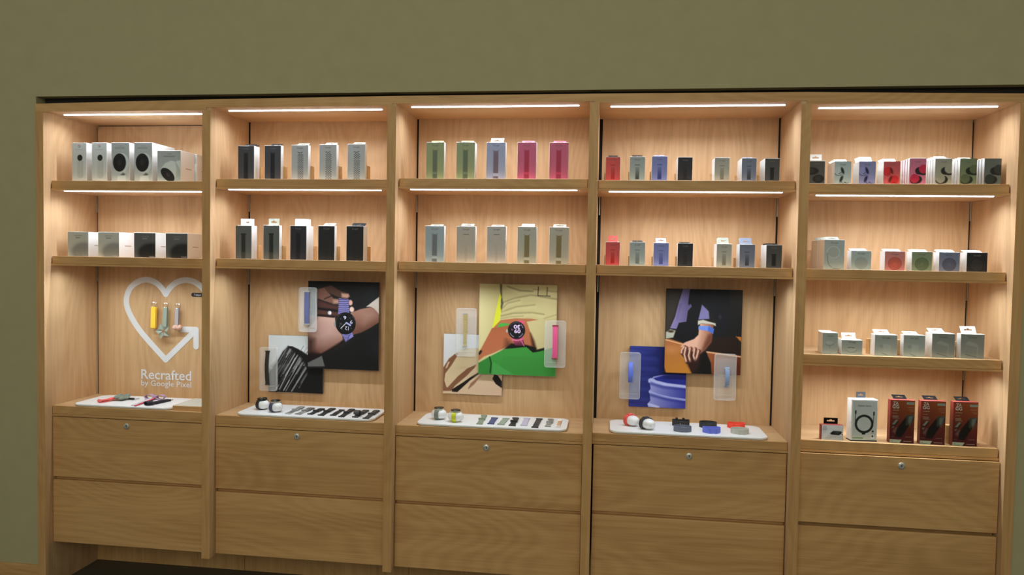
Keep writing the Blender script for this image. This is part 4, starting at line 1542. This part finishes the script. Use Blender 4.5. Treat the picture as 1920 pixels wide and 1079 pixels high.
a.poly([(540, 745), (700, 760), (936, 780), (936, 1004), (610, 1004), (590, 880)], a.colgrad((640, 800), (900, 900), (160, 88, 46), (112, 46, 22)), 2)
a.line([(545, 752), (936, 795)], 16, (226, 176, 136), 3)
a.poly([(560, 720), (610, 600), (800, 570), (860, 566), (936, 640), (936, 780), (700, 752)], (46, 26, 20), 3)
a.poly([(870, 566), (936, 570), (936, 630)], (190, 116, 40), 3)
a.poly([(540, 745), (600, 880), (610, 1004), (390, 1004), (440, 960), (460, 800)], (22, 18, 14), 4)
skl, skd = (220, 170, 146), (150, 92, 66)
a.poly([(470, 430), (620, 440), (610, 540), (600, 640), (530, 730), (470, 780), (300, 720), (250, 700), (300, 650), (400, 610), (450, 560), (455, 500)], a.colgrad((440, 600), (600, 620), skl, skd), 3)
a.poly([(560, 560), (610, 540), (600, 640), (530, 735), (480, 780), (520, 660)], (112, 60, 40), 10, 0.8)
for (pp2) in ([(290, 700), (265, 740), (262, 770)], [(310, 710), (295, 790), (320, 870)], [(360, 715), (345, 800), (365, 870)], [(410, 720), (400, 800), (420, 860)], [(455, 740), (440, 800), (425, 860)]):
    a.line([(x_ + 10, y_ + 5) for x_, y_ in pp2], 40, (104, 54, 40), 4)
    a.line(pp2, 20, (222, 176, 152), 3)
a.poly([(330, 880), (480, 830), (450, 960), (390, 990)], (60, 28, 22), 12)
a.poly([(450, 460), (560, 455), (625, 490), (615, 545), (560, 515), (448, 500)], (108, 140, 222), 2)
a.poly([(560, 457), (625, 490), (615, 545), (556, 512)], (72, 108, 200), 2)
a.ell((690, 350), 16, 22, (56, 56, 66), 6)
poster(2.720, 3.040, 1.029, 1.394, D - 0.035, a, 'tall poster of a hand with a blue band gripping a wooden edge')

# poster 6: blue ribbed tub
T = (196, 1042, 76, 1004)
a = Art(0.2435, 0.2665, 170, (24, 36, 110)).frame(*T)
a.img = a.colgrad((200, 300), (720, 300), (58, 70, 168), (16, 26, 92)) * np.ones_like(a.img)
for k in range(6):
    y_ = 100 + k * 156
    a.poly([(196, y_), (560, y_ + 20), (500, y_ + 34), (196, y_ + 38)] if k == 0 else [(196, y_ + 100 - 60), (560, y_ + 20), (600, y_ + 36), (196, y_ + 44)], (110, 120, 208), 26, 0.6)
    a.line([(196, y_ + 8 if k == 0 else y_ + 54), (640, y_ + 44)], 20, (18, 26, 110), 18, 0.8)
lt, md = (150, 154, 216), (96, 102, 196)
a.poly([(500, 600), (560, 530), (700, 500), (880, 492), (1042, 500), (1042, 1004), (490, 1004), (480, 950), (520, 900), (510, 800), (490, 760), (520, 720)], a.colgrad((500, 800), (1042, 850), lt, (60, 66, 170)), 2)
a.poly([(560, 560), (720, 505), (900, 492), (1042, 500), (1042, 640), (760, 620), (600, 590)], (36, 46, 150), 3)
a.line([(520, 580), (600, 615), (760, 650), (1042, 672)], 46, (178, 184, 232), 3)
a.line([(520, 640), (700, 690), (1042, 712)], 24, (44, 52, 150), 10, 0.8)
a.line([(510, 770), (640, 815), (820, 850), (1042, 872)], 34, (166, 172, 228), 3)
a.line([(530, 815), (760, 870), (1042, 905)], 26, (40, 48, 150), 10, 0.8)
a.line([(500, 960), (640, 1000)], 40, (180, 186, 232), 3)
a.line([(500, 590), (500, 610)], 40, (170, 176, 228), 4)
poster(2.5715, 2.815, 0.8715, 1.138, D - 0.018, a, 'small poster of a glossy blue ribbed tub, lower left in fourth bay')


# ------------------------------------------------------------------ frosted holders with straps
def rrect(w_, h_, r, n=6, cx=0, cy=0):
    out = []
    for (sx, sy, a0) in ((1, 1, 0), (-1, 1, 90), (-1, -1, 180), (1, -1, 270)):
        for k in range(n + 1):
            an = math.radians(a0 + 90 * k / n)
            out.append((cx + sx * (w_ / 2 - r) + r * math.cos(an), cy + sy * (h_ / 2 - r) + r * math.sin(an)))
    return out


def holder(x0, x1, z0, z1, label):
    w_, h_ = x1 - x0, z1 - z0
    yf = D - 0.062
    o = thing('strap_holder', ((x0 + x1) / 2, yf, (z0 + z1) / 2), label, 'holder', 'frosted strap holders on the back panels')
    m_ = MB()
    m_.prism(rrect(w_, h_, 0.011), 0.0, 0.0035)
    m_.build('plate', FROST, o)
    outer, inner = rrect(w_, h_, 0.011), rrect(w_ - 0.006, h_ - 0.006, 0.008)
    r_ = MB()
    n = len(outer)
    vs = [(x, -0.010, z) for x, z in outer] + [(x, -0.010, z) for x, z in inner] + [(x, 0.0, z) for x, z in outer] + [(x, 0.0, z) for x, z in inner]
    fs = []
    for k in range(n):
        j = (k + 1) % n
        fs += [(k, j, n + j, n + k), (k, 2 * n + k, 2 * n + j, j), (n + k, n + j, 3 * n + j, 3 * n + k)]
    r_.add(vs, fs)
    r_.build('rim', FROST, o)
    l_ = MB()
    l_.box(-w_ / 2 + 0.008, w_ / 2 - 0.008, -0.004, 0.0, -h_ / 2 + 0.021, -h_ / 2 + 0.023)
    l_.build('ledge', FROST, o)
    p_ = MB()
    p_.lathe([(0.006, 0.0035), (0.006, 0.0265)], 14, 'Y', (0, 0, 0))
    p_.build('standoff', FROST, o)
    return o


H = [(1.073, 1.157, 1.160, 1.364, 'frosted holder with a slate blue strap over the black wrist poster'),
     (0.886, 0.970, 0.882, 1.083, 'frosted holder with a black strap over the crystal poster'),
     (1.805, 1.896, 1.073, 1.288, 'frosted holder with a gold link strap above the cream poster'),
     (2.200, 2.293, 1.038, 1.244, 'frosted holder with a pink strap at the green poster edge'),
     (2.528, 2.617, 0.913, 1.116, 'frosted holder with a bright blue band over the blue tub poster'),
     (2.926, 3.017, 0.924, 1.123, 'frosted holder with a metallic blue band over the boat poster')]
for h_ in H:
    holder(*h_)


def vstrap(x, z0, z1, w_, bow, mt, label, lugs=True, lugm=None, links=0):
    yb = D - 0.062 - 0.004
    o = thing('watch_strap', (x, yb, z0), label, 'watch strap', 'straps mounted in the frosted holders')
    L_ = z1 - z0
    if links:
        for k in range(links):
            m_ = MB()
            zz = L_ * (k + 0.12) / links
            m_.cbox(-w_ / 2 + bow * math.sin(math.pi * k / links), w_ / 2 + bow * math.sin(math.pi * k / links), -0.0045, 0.0, zz, zz + L_ / links * 0.76, 0.0005)
            m_.build('link', mt, o)
    else:
        m_ = MB()
        path = [(bow * math.sin(math.pi * k / 14), -0.002 - 0.003 * math.sin(math.pi * k / 14), L_ * k / 14) for k in range(15)]
        m_.ribbon(path, w_, 0.0028, (1, 0, 0))
        m_.build('band', mt, o)
    if lugs:
        for zz in (0.0, L_):
            m_ = MB()
            m_.cbox(-w_ * 0.62, w_ * 0.62, -0.006, 0.0, zz - 0.003, zz + 0.003, 0.0008)
            m_.build('lug', lugm or mt, o)
    return o


SB = mat('slate_blue_weave', (84, 88, 128), 0.75, bump=0.5)
BK = mat('black_rubber', (34, 34, 33), 0.55)
GOLD = mat('gold_steel', (214, 196, 132), 0.35, 0.6)
PK = mat('pink_weave', (222, 84, 140), 0.75, bump=0.5)
vstrap(1.111, 1.195, 1.345, 0.0225, 0.0, SB, 'slate blue woven strap held upright in the holder over the wrist poster', True, METAL)
vstrap(0.924, 0.912, 1.065, 0.018, -0.003, BK, 'black strap held upright in the holder over the crystal poster')
vstrap(1.846, 1.118, 1.262, 0.0155, 0.001, GOLD, 'gold metal link strap held upright above the cream poster', True, METAL, 22)
vstrap(2.246, 1.078, 1.222, 0.0215, 0.001, PK, 'hot pink woven strap held upright beside the green poster', True, mat('pink_metal', (168, 90, 100), 0.4, 0.8))
for (x, z, col, lab, mt2) in ((2.574, 1.030, (96, 118, 220), 'bright blue fitness band held upright over the tub poster', None), (2.978, 1.024, (132, 152, 190), 'metallic blue fitness band held upright over the boat poster', METAL)):
    o = thing('fitness_band', (x, D - 0.0665, z), lab, 'fitness band', 'straps mounted in the frosted holders')
    m_ = MB()
    path = []
    for k in range(25):
        an = math.radians(-78 + 156 * k / 24)
        path.append((0.010 * math.sin(0) - 0.0, -0.0225 * math.cos(an), 0.043 * math.sin(an)))
    m_.ribbon(path, 0.019, 0.003, (1, 0.25, 0))
    m_.build('band', mat('band_%d' % col[0], col, 0.35 if mt2 else 0.6), o, smooth=True)
    if mt2:
        for zz in (-0.038, 0.034):
            m_ = MB()
            m_.cbox(-0.012, 0.012, -0.014, 0.0, zz, zz + 0.005, 0.001)
            m_.build('clasp', mt2, o)
    else:
        m_ = MB()
        m_.cbox(0.0075, 0.0115, -0.020, -0.012, -0.018, 0.012, 0.001)
        m_.build('side_clip', mat('band_%d' % col[0], col), o)

# ------------------------------------------------------------------ trays
TRAYM = mat('white_tray', (238, 238, 240), 0.35, var=0.01)
TT = 0.011


def tray(i, x0, x1, label, y0=0.046, y1=0.268):
    o = thing('display_tray', ((x0 + x1) / 2, (y0 + y1) / 2, ZC[i]), label, 'tray', 'white display trays')
    w_, d_ = x1 - x0, y1 - y0
    m_ = MB()
    rings = [(0.0, 0.006), (0.002, 0.002), (0.006, 0.0), (TT - 0.002, 0.0), (TT, 0.0015)]
    pr = [rrect(w_ - 2 * ins, d_ - 2 * ins, 0.04 - ins, 8) for z, ins in rings]
    n = len(pr[0])
    vs = [(x, y, rings[k][0]) for k, p in enumerate(pr) for x, y in p]
    fs = [tuple(range(n - 1, -1, -1)), tuple(range((len(rings) - 1) * n, len(rings) * n))]
    for k in range(len(rings) - 1):
        for j in range(n):
            fs.append((k * n + j, k * n + (j + 1) % n, (k + 1) * n + (j + 1) % n, (k + 1) * n + j))
    m_.add(vs, fs)
    m_.build('tray_top', TRAYM, o, smooth=True)
    return o


tray(0, 0.108, 0.582, 'white rounded tray with fabric fobs on the first bay worktop')
tray(1, 0.880, 1.497, 'white rounded tray with dark straps on the second bay worktop')
tray(2, 1.682, 2.315, 'white rounded tray with colourful straps on the third bay worktop')
tray(3, 2.489, 3.113, 'white rounded tray with bracelet bands on the fourth bay worktop')


def flat_strap(i, x0, y0, x1, y1, w_, mt, label, style='plain', m2=None):
    z = ZC[i] + TT
    L_ = math.hypot(x1 - x0, y1 - y0)
    ang = math.atan2(x1 - x0, y1 - y0)
    o = thing('watch_strap', (x0, y0, z), label, 'watch strap', 'loose straps on the %s bay tray' % NTH[i], -ang)
    hump = 0.004
    if style == 'plain':
        m_ = MB()
        m_.ribbon([(0, L_ * k / 10, 0.0014 + 0.002 * math.sin(math.pi * k / 10)) for k in range(11)], w_, 0.0026, (1, 0, 0))
        m_.build('band', mt, o)
    else:
        c = 0.52
        m_ = MB()
        m_.ribbon([(0, L_ * c * k / 6, 0.0014 + hump * (k / 6) ** 2) for k in range(7)], [w_ * 1.05] * 3 + [w_ * 0.95] * 4, 0.0026, (1, 0, 0))
        m_.build('short_band', mt, o)
        m_ = MB()
        off = 0.006
        m_.ribbon([(off * (1 - k / 7.0), L_ * (c - 0.06) + L_ * (1.06 - c) * k / 7, 0.0044 + hump * math.sin(math.pi * (0.35 + 0.6 * k / 7))) for k in range(8)], [w_ * 0.85] * 4 + [w_ * 1.0] * 4, 0.0026, (1, 0, 0))
        m_.build('long_band', m2 or mt, o)
        m_ = MB()
        m_.cbox(-w_ * 0.62, w_ * 0.62, L_ * c - 0.012, L_ * c - 0.004, 0.002, 0.011, 0.001)
        m_.build('keeper', m2 or mt, o)
    for yy in (0.0, L_):
        m_ = MB()
        m_.cbox(-w_ * 0.62, w_ * 0.62, yy - 0.004, yy + 0.003, 0.0, 0.005, 0.0008)
        m_.build('lug', m2 or mt, o)
    if style == 'loop':
        m_ = MB()
        rr = 0.012
        m_.ribbon([(0, L_ * 0.18 + rr * math.cos(math.radians(a_)), rr + 0.002 + rr * math.sin(math.radians(a_))) for a_ in range(-90, 200, 24)], w_ * 1.1, 0.0026, (1, 0, 0))
        m_.build('curl', mt, o)
    return o


GR1 = mat('light_steel_mesh', (150, 150, 148), 0.4, 0.6)
GR2 = mat('pale_steel_mesh', (186, 186, 184), 0.4, 0.6)
GR3 = mat('graphite_rubber', (62, 63, 64), 0.6)
GR4 = mat('dark_leather', (38, 38, 38), 0.6)
for (x0, y0, x1, y1, w_, mt, lab, sty, m2) in (
        (1.108, 0.080, 1.112, 0.222, 0.020, GR1, 'grey steel mesh strap, first from left on the second bay tray', 'two', GR2),
        (1.154, 0.080, 1.164, 0.205, 0.022, GR2, 'pale silver strap, second from left on the second bay tray', 'two', GR1),
        (1.205, 0.090, 1.215, 0.200, 0.020, GR4, 'black strap with silver end, third from left on the second bay tray', 'two', BK),
        (1.257, 0.080, 1.258, 0.216, 0.022, BK, 'long black strap with curled tip, fourth on the second bay tray', 'two', GR4),
        (1.308, 0.090, 1.306, 0.198, 0.021, BK, 'short flat black strap, fifth from left on the second bay tray', 'plain', None),
        (1.352, 0.070, 1.347, 0.218, 0.021, BK, 'black buckled strap, sixth from left on the second bay tray', 'two', GR4),
        (1.412, 0.075, 1.415, 0.208, 0.022, GR3, 'graphite strap with a raised curl, seventh on the second bay tray', 'loop', GR3),
        (1.464, 0.060, 1.462, 0.215, 0.022, GR3, 'graphite rubber strap, rightmost on the second bay tray', 'two', GR3)):
    flat_strap(1, x0, y0, x1, y1, w_, mt, lab, sty, m2)
SAGE = mat('sage_rubber', (136, 146, 124), 0.6)
NAVY = mat('navy_weave', (78, 84, 122), 0.8, bump=0.4)
SAGE2 = mat('sage_weave', (150, 160, 144), 0.8, bump=0.4)
LILW = mat('lilac_weave', (190, 182, 204), 0.8, bump=0.4)
PEACH = mat('peach_leather', (214, 170, 128), 0.6)
for (x0, y0, x1, y1, w_, mt, lab, sty, m2) in (
        (1.950, 0.078, 1.942, 0.238, 0.022, SAGE, 'sage green rubber strap, first from left on the third bay tray', 'two', SAGE),
        (1.996, 0.090, 1.995, 0.200, 0.024, NAVY, 'short navy woven strap, second from left on the third bay tray', 'plain', None),
        (2.039, 0.088, 2.045, 0.200, 0.024, SAGE2, 'short sage woven strap, third from left on the third bay tray', 'plain', None),
        (2.088, 0.076, 2.085, 0.216, 0.024, BK, 'black strap, fourth from left on the third bay tray', 'two', BK),
        (2.135, 0.088, 2.134, 0.222, 0.023, LILW, 'lilac woven strap, fifth from left on the third bay tray', 'plain', None),
        (2.184, 0.062, 2.188, 0.222, 0.023, GR3, 'dark grey strap with wide lugs, sixth on the third bay tray', 'plain', BK),
        (2.235, 0.092, 2.237, 0.222, 0.020, GR2, 'silver mesh strap, seventh from left on the third bay tray', 'two', GR1),
        (2.277, 0.095, 2.279, 0.212, 0.014, PEACH, 'narrow peach leather strap, rightmost on the third bay tray', 'plain', METAL)):
    flat_strap(2, x0, y0, x1, y1, w_, mt, lab, sty, m2)

PEB = mat('white_pebble', (236, 236, 238), 0.35, var=0.01)
WG = mat('watch_glass', (14, 13, 13), 0.12, coat=0.5)


def pebble(mb, rx, ry, rz, p=2.4, nu=28, nv=14):
    vs, fs = [], []
    for j in range(nv + 1):
        ph = -math.pi / 2 + math.pi * j / nv
        for k in range(nu):
            th = 2 * math.pi * k / nu
            e = 2.0 / p
            cz = math.copysign(abs(math.sin(ph)) ** e, math.sin(ph))
            cr = max(0.03, abs(math.cos(ph)) ** e)
            vs.append((rx * cr * math.cos(th), ry * cr * math.sin(th), rz + rz * cz))
    for j in range(nv):
        for k in range(nu):
            fs.append((j * nu + k, j * nu + (k + 1) % nu, (j + 1) * nu + (k + 1) % nu, (j + 1) * nu + k))
    fs.append(tuple(range(nu - 1, -1, -1)))
    fs.append(tuple(range(nv * nu, (nv + 1) * nu)))
    mb.add(vs, fs)


def mount_watch(i, x, y, rot, bm_, label, wlabel, xo=-0.008, case=METAL):
    z = ZC[i] + TT
    o = thing('display_stand', (x, y, z + 0.0015), label, 'stand', 'white pebble stands', rot * 0.6)
    m_ = MB()
    pebble(m_, 0.034, 0.025, 0.0215)
    m_.build('pebble', PEB, o, smooth=True)
    wt = thing('smartwatch', (x, y, z + 0.0015), wlabel, 'watch', 'watches shown on pebble stands', rot)
    m_ = MB()
    path = []
    for k in range(33):
        an = math.radians(-90 + 360 * k / 32)
        e = 2 / 2.4
        ca, sa = math.cos(an), math.sin(an)
        path.append((0.0, (0.0275) * math.copysign(abs(ca) ** e, ca), 0.0215 + 0.0230 * math.copysign(abs(sa) ** e, sa)))
    m_.ribbon(path, 0.019, 0.0022, (1, 0, 0))
    m_.build('band', bm_, wt, smooth=True)
    m_ = MB()
    m_.lathe([(0.0185, 0.0), (0.0205, 0.002), (0.0215, 0.0075), (0.021, 0.0105)], 28, 'Z', (0, 0, 0.0370))
    c_ = m_.build('case', case, wt, smooth=True)
    m_ = MB()
    m_.lathe([(0.0215, 0.0), (0.0205, 0.0028), (0.016, 0.0044), (0.004, 0.0052)], 28, 'Z', (0, 0, 0.0472))
    m_.build('glass', WG, wt, smooth=True)
    m_ = MB()
    m_.lathe([(0.0028, 0.0), (0.0028, 0.004)], 12, 'Y', (0.0, 0.019, 0.0430))
    m_.build('crown', case, wt)


GREYB = mat('grey_band', (118, 124, 116), 0.65)
NAVYB = mat('navy_band', (66, 68, 96), 0.7, bump=0.3)
YEL = mat('lime_band', (208, 214, 44), 0.6)
mount_watch(1, 0.956, 0.150, math.radians(-30), BK, 'white pebble stand left of the pair on the second bay tray', 'black smartwatch on the left pebble stand, second bay', case=WG)
mount_watch(1, 1.036, 0.112, math.radians(-28), NAVYB, 'white pebble stand right of the pair on the second bay tray', 'silver smartwatch with navy band on the right pebble, second bay')
mount_watch(2, 1.762, 0.140, math.radians(-14), GREYB, 'white pebble stand left of the pair on the third bay tray', 'silver smartwatch with sage grey band on a pebble, third bay')
mount_watch(2, 1.842, 0.106, math.radians(-8), YEL, 'white pebble stand right of the pair on the third bay tray', 'smartwatch with lime yellow band on a pebble, third bay')


def mount_band(i, x, y, rot, bm_, label, wlabel):
    z = ZC[i] + TT
    o = thing('display_stand', (x, y, z + 0.0015), label, 'stand', 'white pebble stands', rot)
    m_ = MB()
    pebble(m_, 0.026, 0.033, 0.0205)
    m_.build('pebble', PEB, o, smooth=True)
    wt = thing('fitness_band', (x, y, z + 0.0015), wlabel, 'fitness band', 'bands shown on pebble stands', rot)
    m_ = MB()
    path = []
    for k in range(37):
        an = math.radians(-90 + 360 * k / 36)
        e = 2 / 2.3
        ca, sa = math.cos(an), math.sin(an)
        path.append((0.0295 * math.copysign(abs(ca) ** e, ca), 0.012, 0.0205 + 0.0232 * math.copysign(abs(sa) ** e, sa)))
    m_.ribbon(path, 0.018, 0.0035, (0, 1, 0))
    m_.build('band', bm_, wt, smooth=True)
    m_ = MB()
    m_.cbox(-0.015, 0.010, 0.003, 0.021, 0.043, 0.0475, 0.0015)
    m_.build('tracker', bm_, wt)
    m_ = MB()
    m_.cbox(0.011, 0.016, 0.006, 0.016, 0.042, 0.046, 0.001)
    m_.build('clasp', METAL, wt)


mount_band(3, 2.583, 0.160, math.radians(36), mat('coral_band', (236, 92, 86), 0.6), 'white pebble stand left of the pair on the fourth bay tray', 'coral red fitness band wrapped round a pebble stand, fourth bay')
mount_band(3, 2.645, 0.110, math.radians(36), mat('charcoal_band', (52, 52, 54), 0.6), 'white pebble stand right of the pair on the fourth bay tray', 'charcoal fitness band wrapped round a pebble stand, fourth bay')


def bracelet(x, y, mt, label, notch=None, hgt=0.021, rx=0.0345):
    z = ZC[3] + TT
    o = thing('fitness_band', (x, y, z), label, 'fitness band', 'bracelet bands standing on the fourth bay tray', random.uniform(-0.1, 0.1))
    m_ = MB()
    path = []
    for k in range(41):
        an = math.radians(-80 + 350 * k / 40)
        path.append((rx * math.cos(an) if abs(math.cos(an)) < 2 else 0, 0.024 * math.sin(an), hgt / 2 + (0.002 * math.cos(2 * an) if notch else 0)))
    m_.ribbon(path, hgt, 0.0028, (0, 0, 1))
    m_.build('band', mt, o, smooth=True)
    m_ = MB()
    m_.cbox(-0.010, 0.012, -0.0275, -0.0235, 0.001, hgt - 0.001, 0.001)
    m_.build('overlap', mt, o)
    if notch == 'lugs':
        for sx in (-0.014, 0.014):
            m_ = MB()
            m_.cbox(sx - 0.005, sx + 0.005, 0.020, 0.026, hgt - 0.002, hgt + 0.005, 0.001)
            m_.build('lug', mt, o)
        m_ = MB()
        m_.lathe([(0.0022, 0.0), (0.0018, -0.0012)], 10, 'Y', (-0.006, -0.0275, hgt * 0.6))
        m_.build('stud', METAL, o)
    if notch == 'clip':
        m_ = MB()
        m_.cbox(-0.018, -0.013, -0.027, -0.021, -0.0, hgt + 0.001, 0.001)
        m_.cbox(0.013, 0.018, -0.027, -0.021, -0.0, hgt + 0.001, 0.001)
        m_.build('clip', mt, o)


bracelet(2.786, 0.205, BK, 'black bracelet band with raised lugs, back left on the fourth bay tray', 'lugs', 0.024)
bracelet(2.783, 0.105, mat('slate_band', (106, 112, 132), 0.6), 'slate grey-blue bracelet band, front left on the fourth bay tray')
bracelet(2.897, 0.200, mat('black_band2', (44, 46, 46), 0.6), 'plain dark bracelet band, back middle on the fourth bay tray', hgt=0.023)
bracelet(2.898, 0.105, mat('blue_band', (108, 122, 224), 0.6), 'bright blue bracelet band, front middle on the fourth bay tray', 'clip')
bracelet(3.013, 0.212, mat('red_band', (246, 76, 52), 0.6), 'bright red bracelet band, back right on the fourth bay tray', 'clip')
bracelet(3.010, 0.112, mat('pale_band', (190, 188, 178), 0.6), 'pale grey bracelet band, front right on the fourth bay tray')

# first bay tray: fabric key fobs and the wooden plaque
Z0 = ZC[0] + TT
o = thing('key_fob', (0.215, 0.100, Z0), 'coral pink folded strap fob lying leftmost on the first bay tray', 'key fob', 'fabric fobs lying on the first bay tray', math.radians(-22))
m_ = MB()
m_.ribbon([(0, 0.0, 0.010), (0, -0.008, 0.014), (0, -0.012, 0.007), (0, -0.006, 0.002), (0, 0.02, 0.003), (0.0, 0.05, 0.008), (0, 0.08, 0.010), (0, 0.105, 0.006)], 0.026, 0.003, (1, 0, 0))
m_.ribbon([(0, 0.0, 0.010), (0, 0.03, 0.009), (0, 0.06, 0.013), (0, 0.09, 0.011)], 0.024, 0.003, (1, 0, 0))
m_.build('strap_loop', mat('coral_cloth', (236, 106, 100), 0.85, bump=0.3), o)
o = thing('key_fob', (0.262, 0.175, Z0), 'grey-green fabric flower fob on the first bay tray', 'key fob', 'fabric fobs lying on the first bay tray')
for k in range(7):
    an = 2 * math.pi * k / 7
    m_ = MB()
    nb = MB()
    nb.lathe([(0.001, -0.006), (0.010, -0.004), (0.014, 0.0), (0.010, 0.005), (0.001, 0.007)], 12)
    m_.add([(v[0] * 1.05 + 0.021 * math.cos(an), v[1] * 1.2 + 0.026 * math.sin(an), v[2] * 1.2 + 0.011 + 0.006 * (k % 2)) for v in nb.v], nb.f)
    m_.build('petal', mat('grey_green_cloth', (128, 136, 124), 0.9, bump=0.3), o, smooth=True)
m_ = MB()
m_.lathe([(0.012, 0.0), (0.013, 0.014), (0.006, 0.020)], 12)
m_.build('centre', mat('grey_green_cloth', (0, 0, 0)), o, smooth=True)
m_ = MB()
m_.cbox(0.030, 0.056, 0.000, 0.010, 0.001, 0.010, 0.001)
m_.tube([(0.056, 0.006, 0.005), (0.066, 0.012, 0.005), (0.072, 0.020, 0.005)], 0.0012)
m_.build('cord_end', BK, o)
o = thing('key_fob', (0.400, 0.060, Z0), 'lilac and red ribbon fob with a bow on the first bay tray', 'key fob', 'fabric fobs lying on the first bay tray')
LC = mat('mauve_ribbon', (176, 150, 178), 0.8)
m_ = MB()
m_.ribbon([(-0.004, 0.0, 0.002), (-0.006, 0.05, 0.005), (-0.006, 0.10, 0.006), (-0.004, 0.145, 0.008)], 0.018, 0.002, (1, 0, 0))
m_.build('ribbon_tail', mat('pale_ribbon', (204, 200, 208), 0.8), o)
m_ = MB()
m_.ribbon([(0.010, -0.006, 0.002), (0.009, 0.05, 0.004), (0.007, 0.10, 0.006), (0.004, 0.145, 0.008)], 0.008, 0.003, (1, 0, 0))
m_.build('red_edge', mat('red_ribbon', (206, 60, 84), 0.8), o)
for sx in (-1, 1):
    m_ = MB()
    m_.ribbon([(sx * (0.028 + 0.020 * math.cos(math.radians(a_))), 0.155 + 0.004 * math.sin(math.radians(a_)), 0.012 + 0.0095 * math.sin(math.radians(a_))) for a_ in range(-180, 181, 24)], 0.020, 0.0022, (0, 1, 0))
    m_.build('bow_loop', LC, o)
m_ = MB()
m_.cbox(-0.007, 0.007, 0.145, 0.167, 0.002, 0.017, 0.002)
m_.build('bow_knot', LC, o)
o = thing('key_fob', (0.458, 0.092, Z0), 'black knotted strap fob lying rightmost on the first bay tray', 'key fob', 'fabric fobs lying on the first bay tray', math.radians(-14))
DC = mat('dark_navy_cloth', (44, 44, 54), 0.85, bump=0.3)
m_ = MB()
m_.ribbon([(0, 0.0, 0.010), (0, 0.03, 0.007), (0, 0.07, 0.007), (0, 0.105, 0.005)], 0.022, 0.008, (1, 0, 0))
m_.build('strap_loop', DC, o)
m_ = MB()
pebble(m_, 0.017, 0.012, 0.010, 2.0, 16, 8)
m_.build('knot', DC, o, smooth=True)
m_ = MB()
m_.ribbon([(-0.006 + 0.012 * math.cos(math.radians(a_)), -0.012, 0.010 + 0.008 * math.sin(math.radians(a_))) for a_ in range(0, 361, 30)], 0.014, 0.003, (0, 1, 0))
m_.build('knot_loop', DC, o)
m_ = MB()
m_.tube([(0, 0.105, 0.004), (0.002, 0.125, 0.004)], 0.0028)
m_.build('metal_tip', METAL, o)

o = thing('plaque', (0.668, 0.147, ZC[0]), 'low wooden block with a pale printed top beside the first divider', 'plaque')
m_ = MB()
m_.cbox(-0.083, 0.083, -0.088, 0.088, 0.0, 0.021, 0.001)
m_.build('base', WOODX, o)
m_ = MB()
m_.box(-0.078, 0.078, -0.083, 0.083, 0.021, 0.0216)
m_.build('printed_sheet', mat('pale_sheet', (206, 202, 190), 0.6, var=0.12), o)
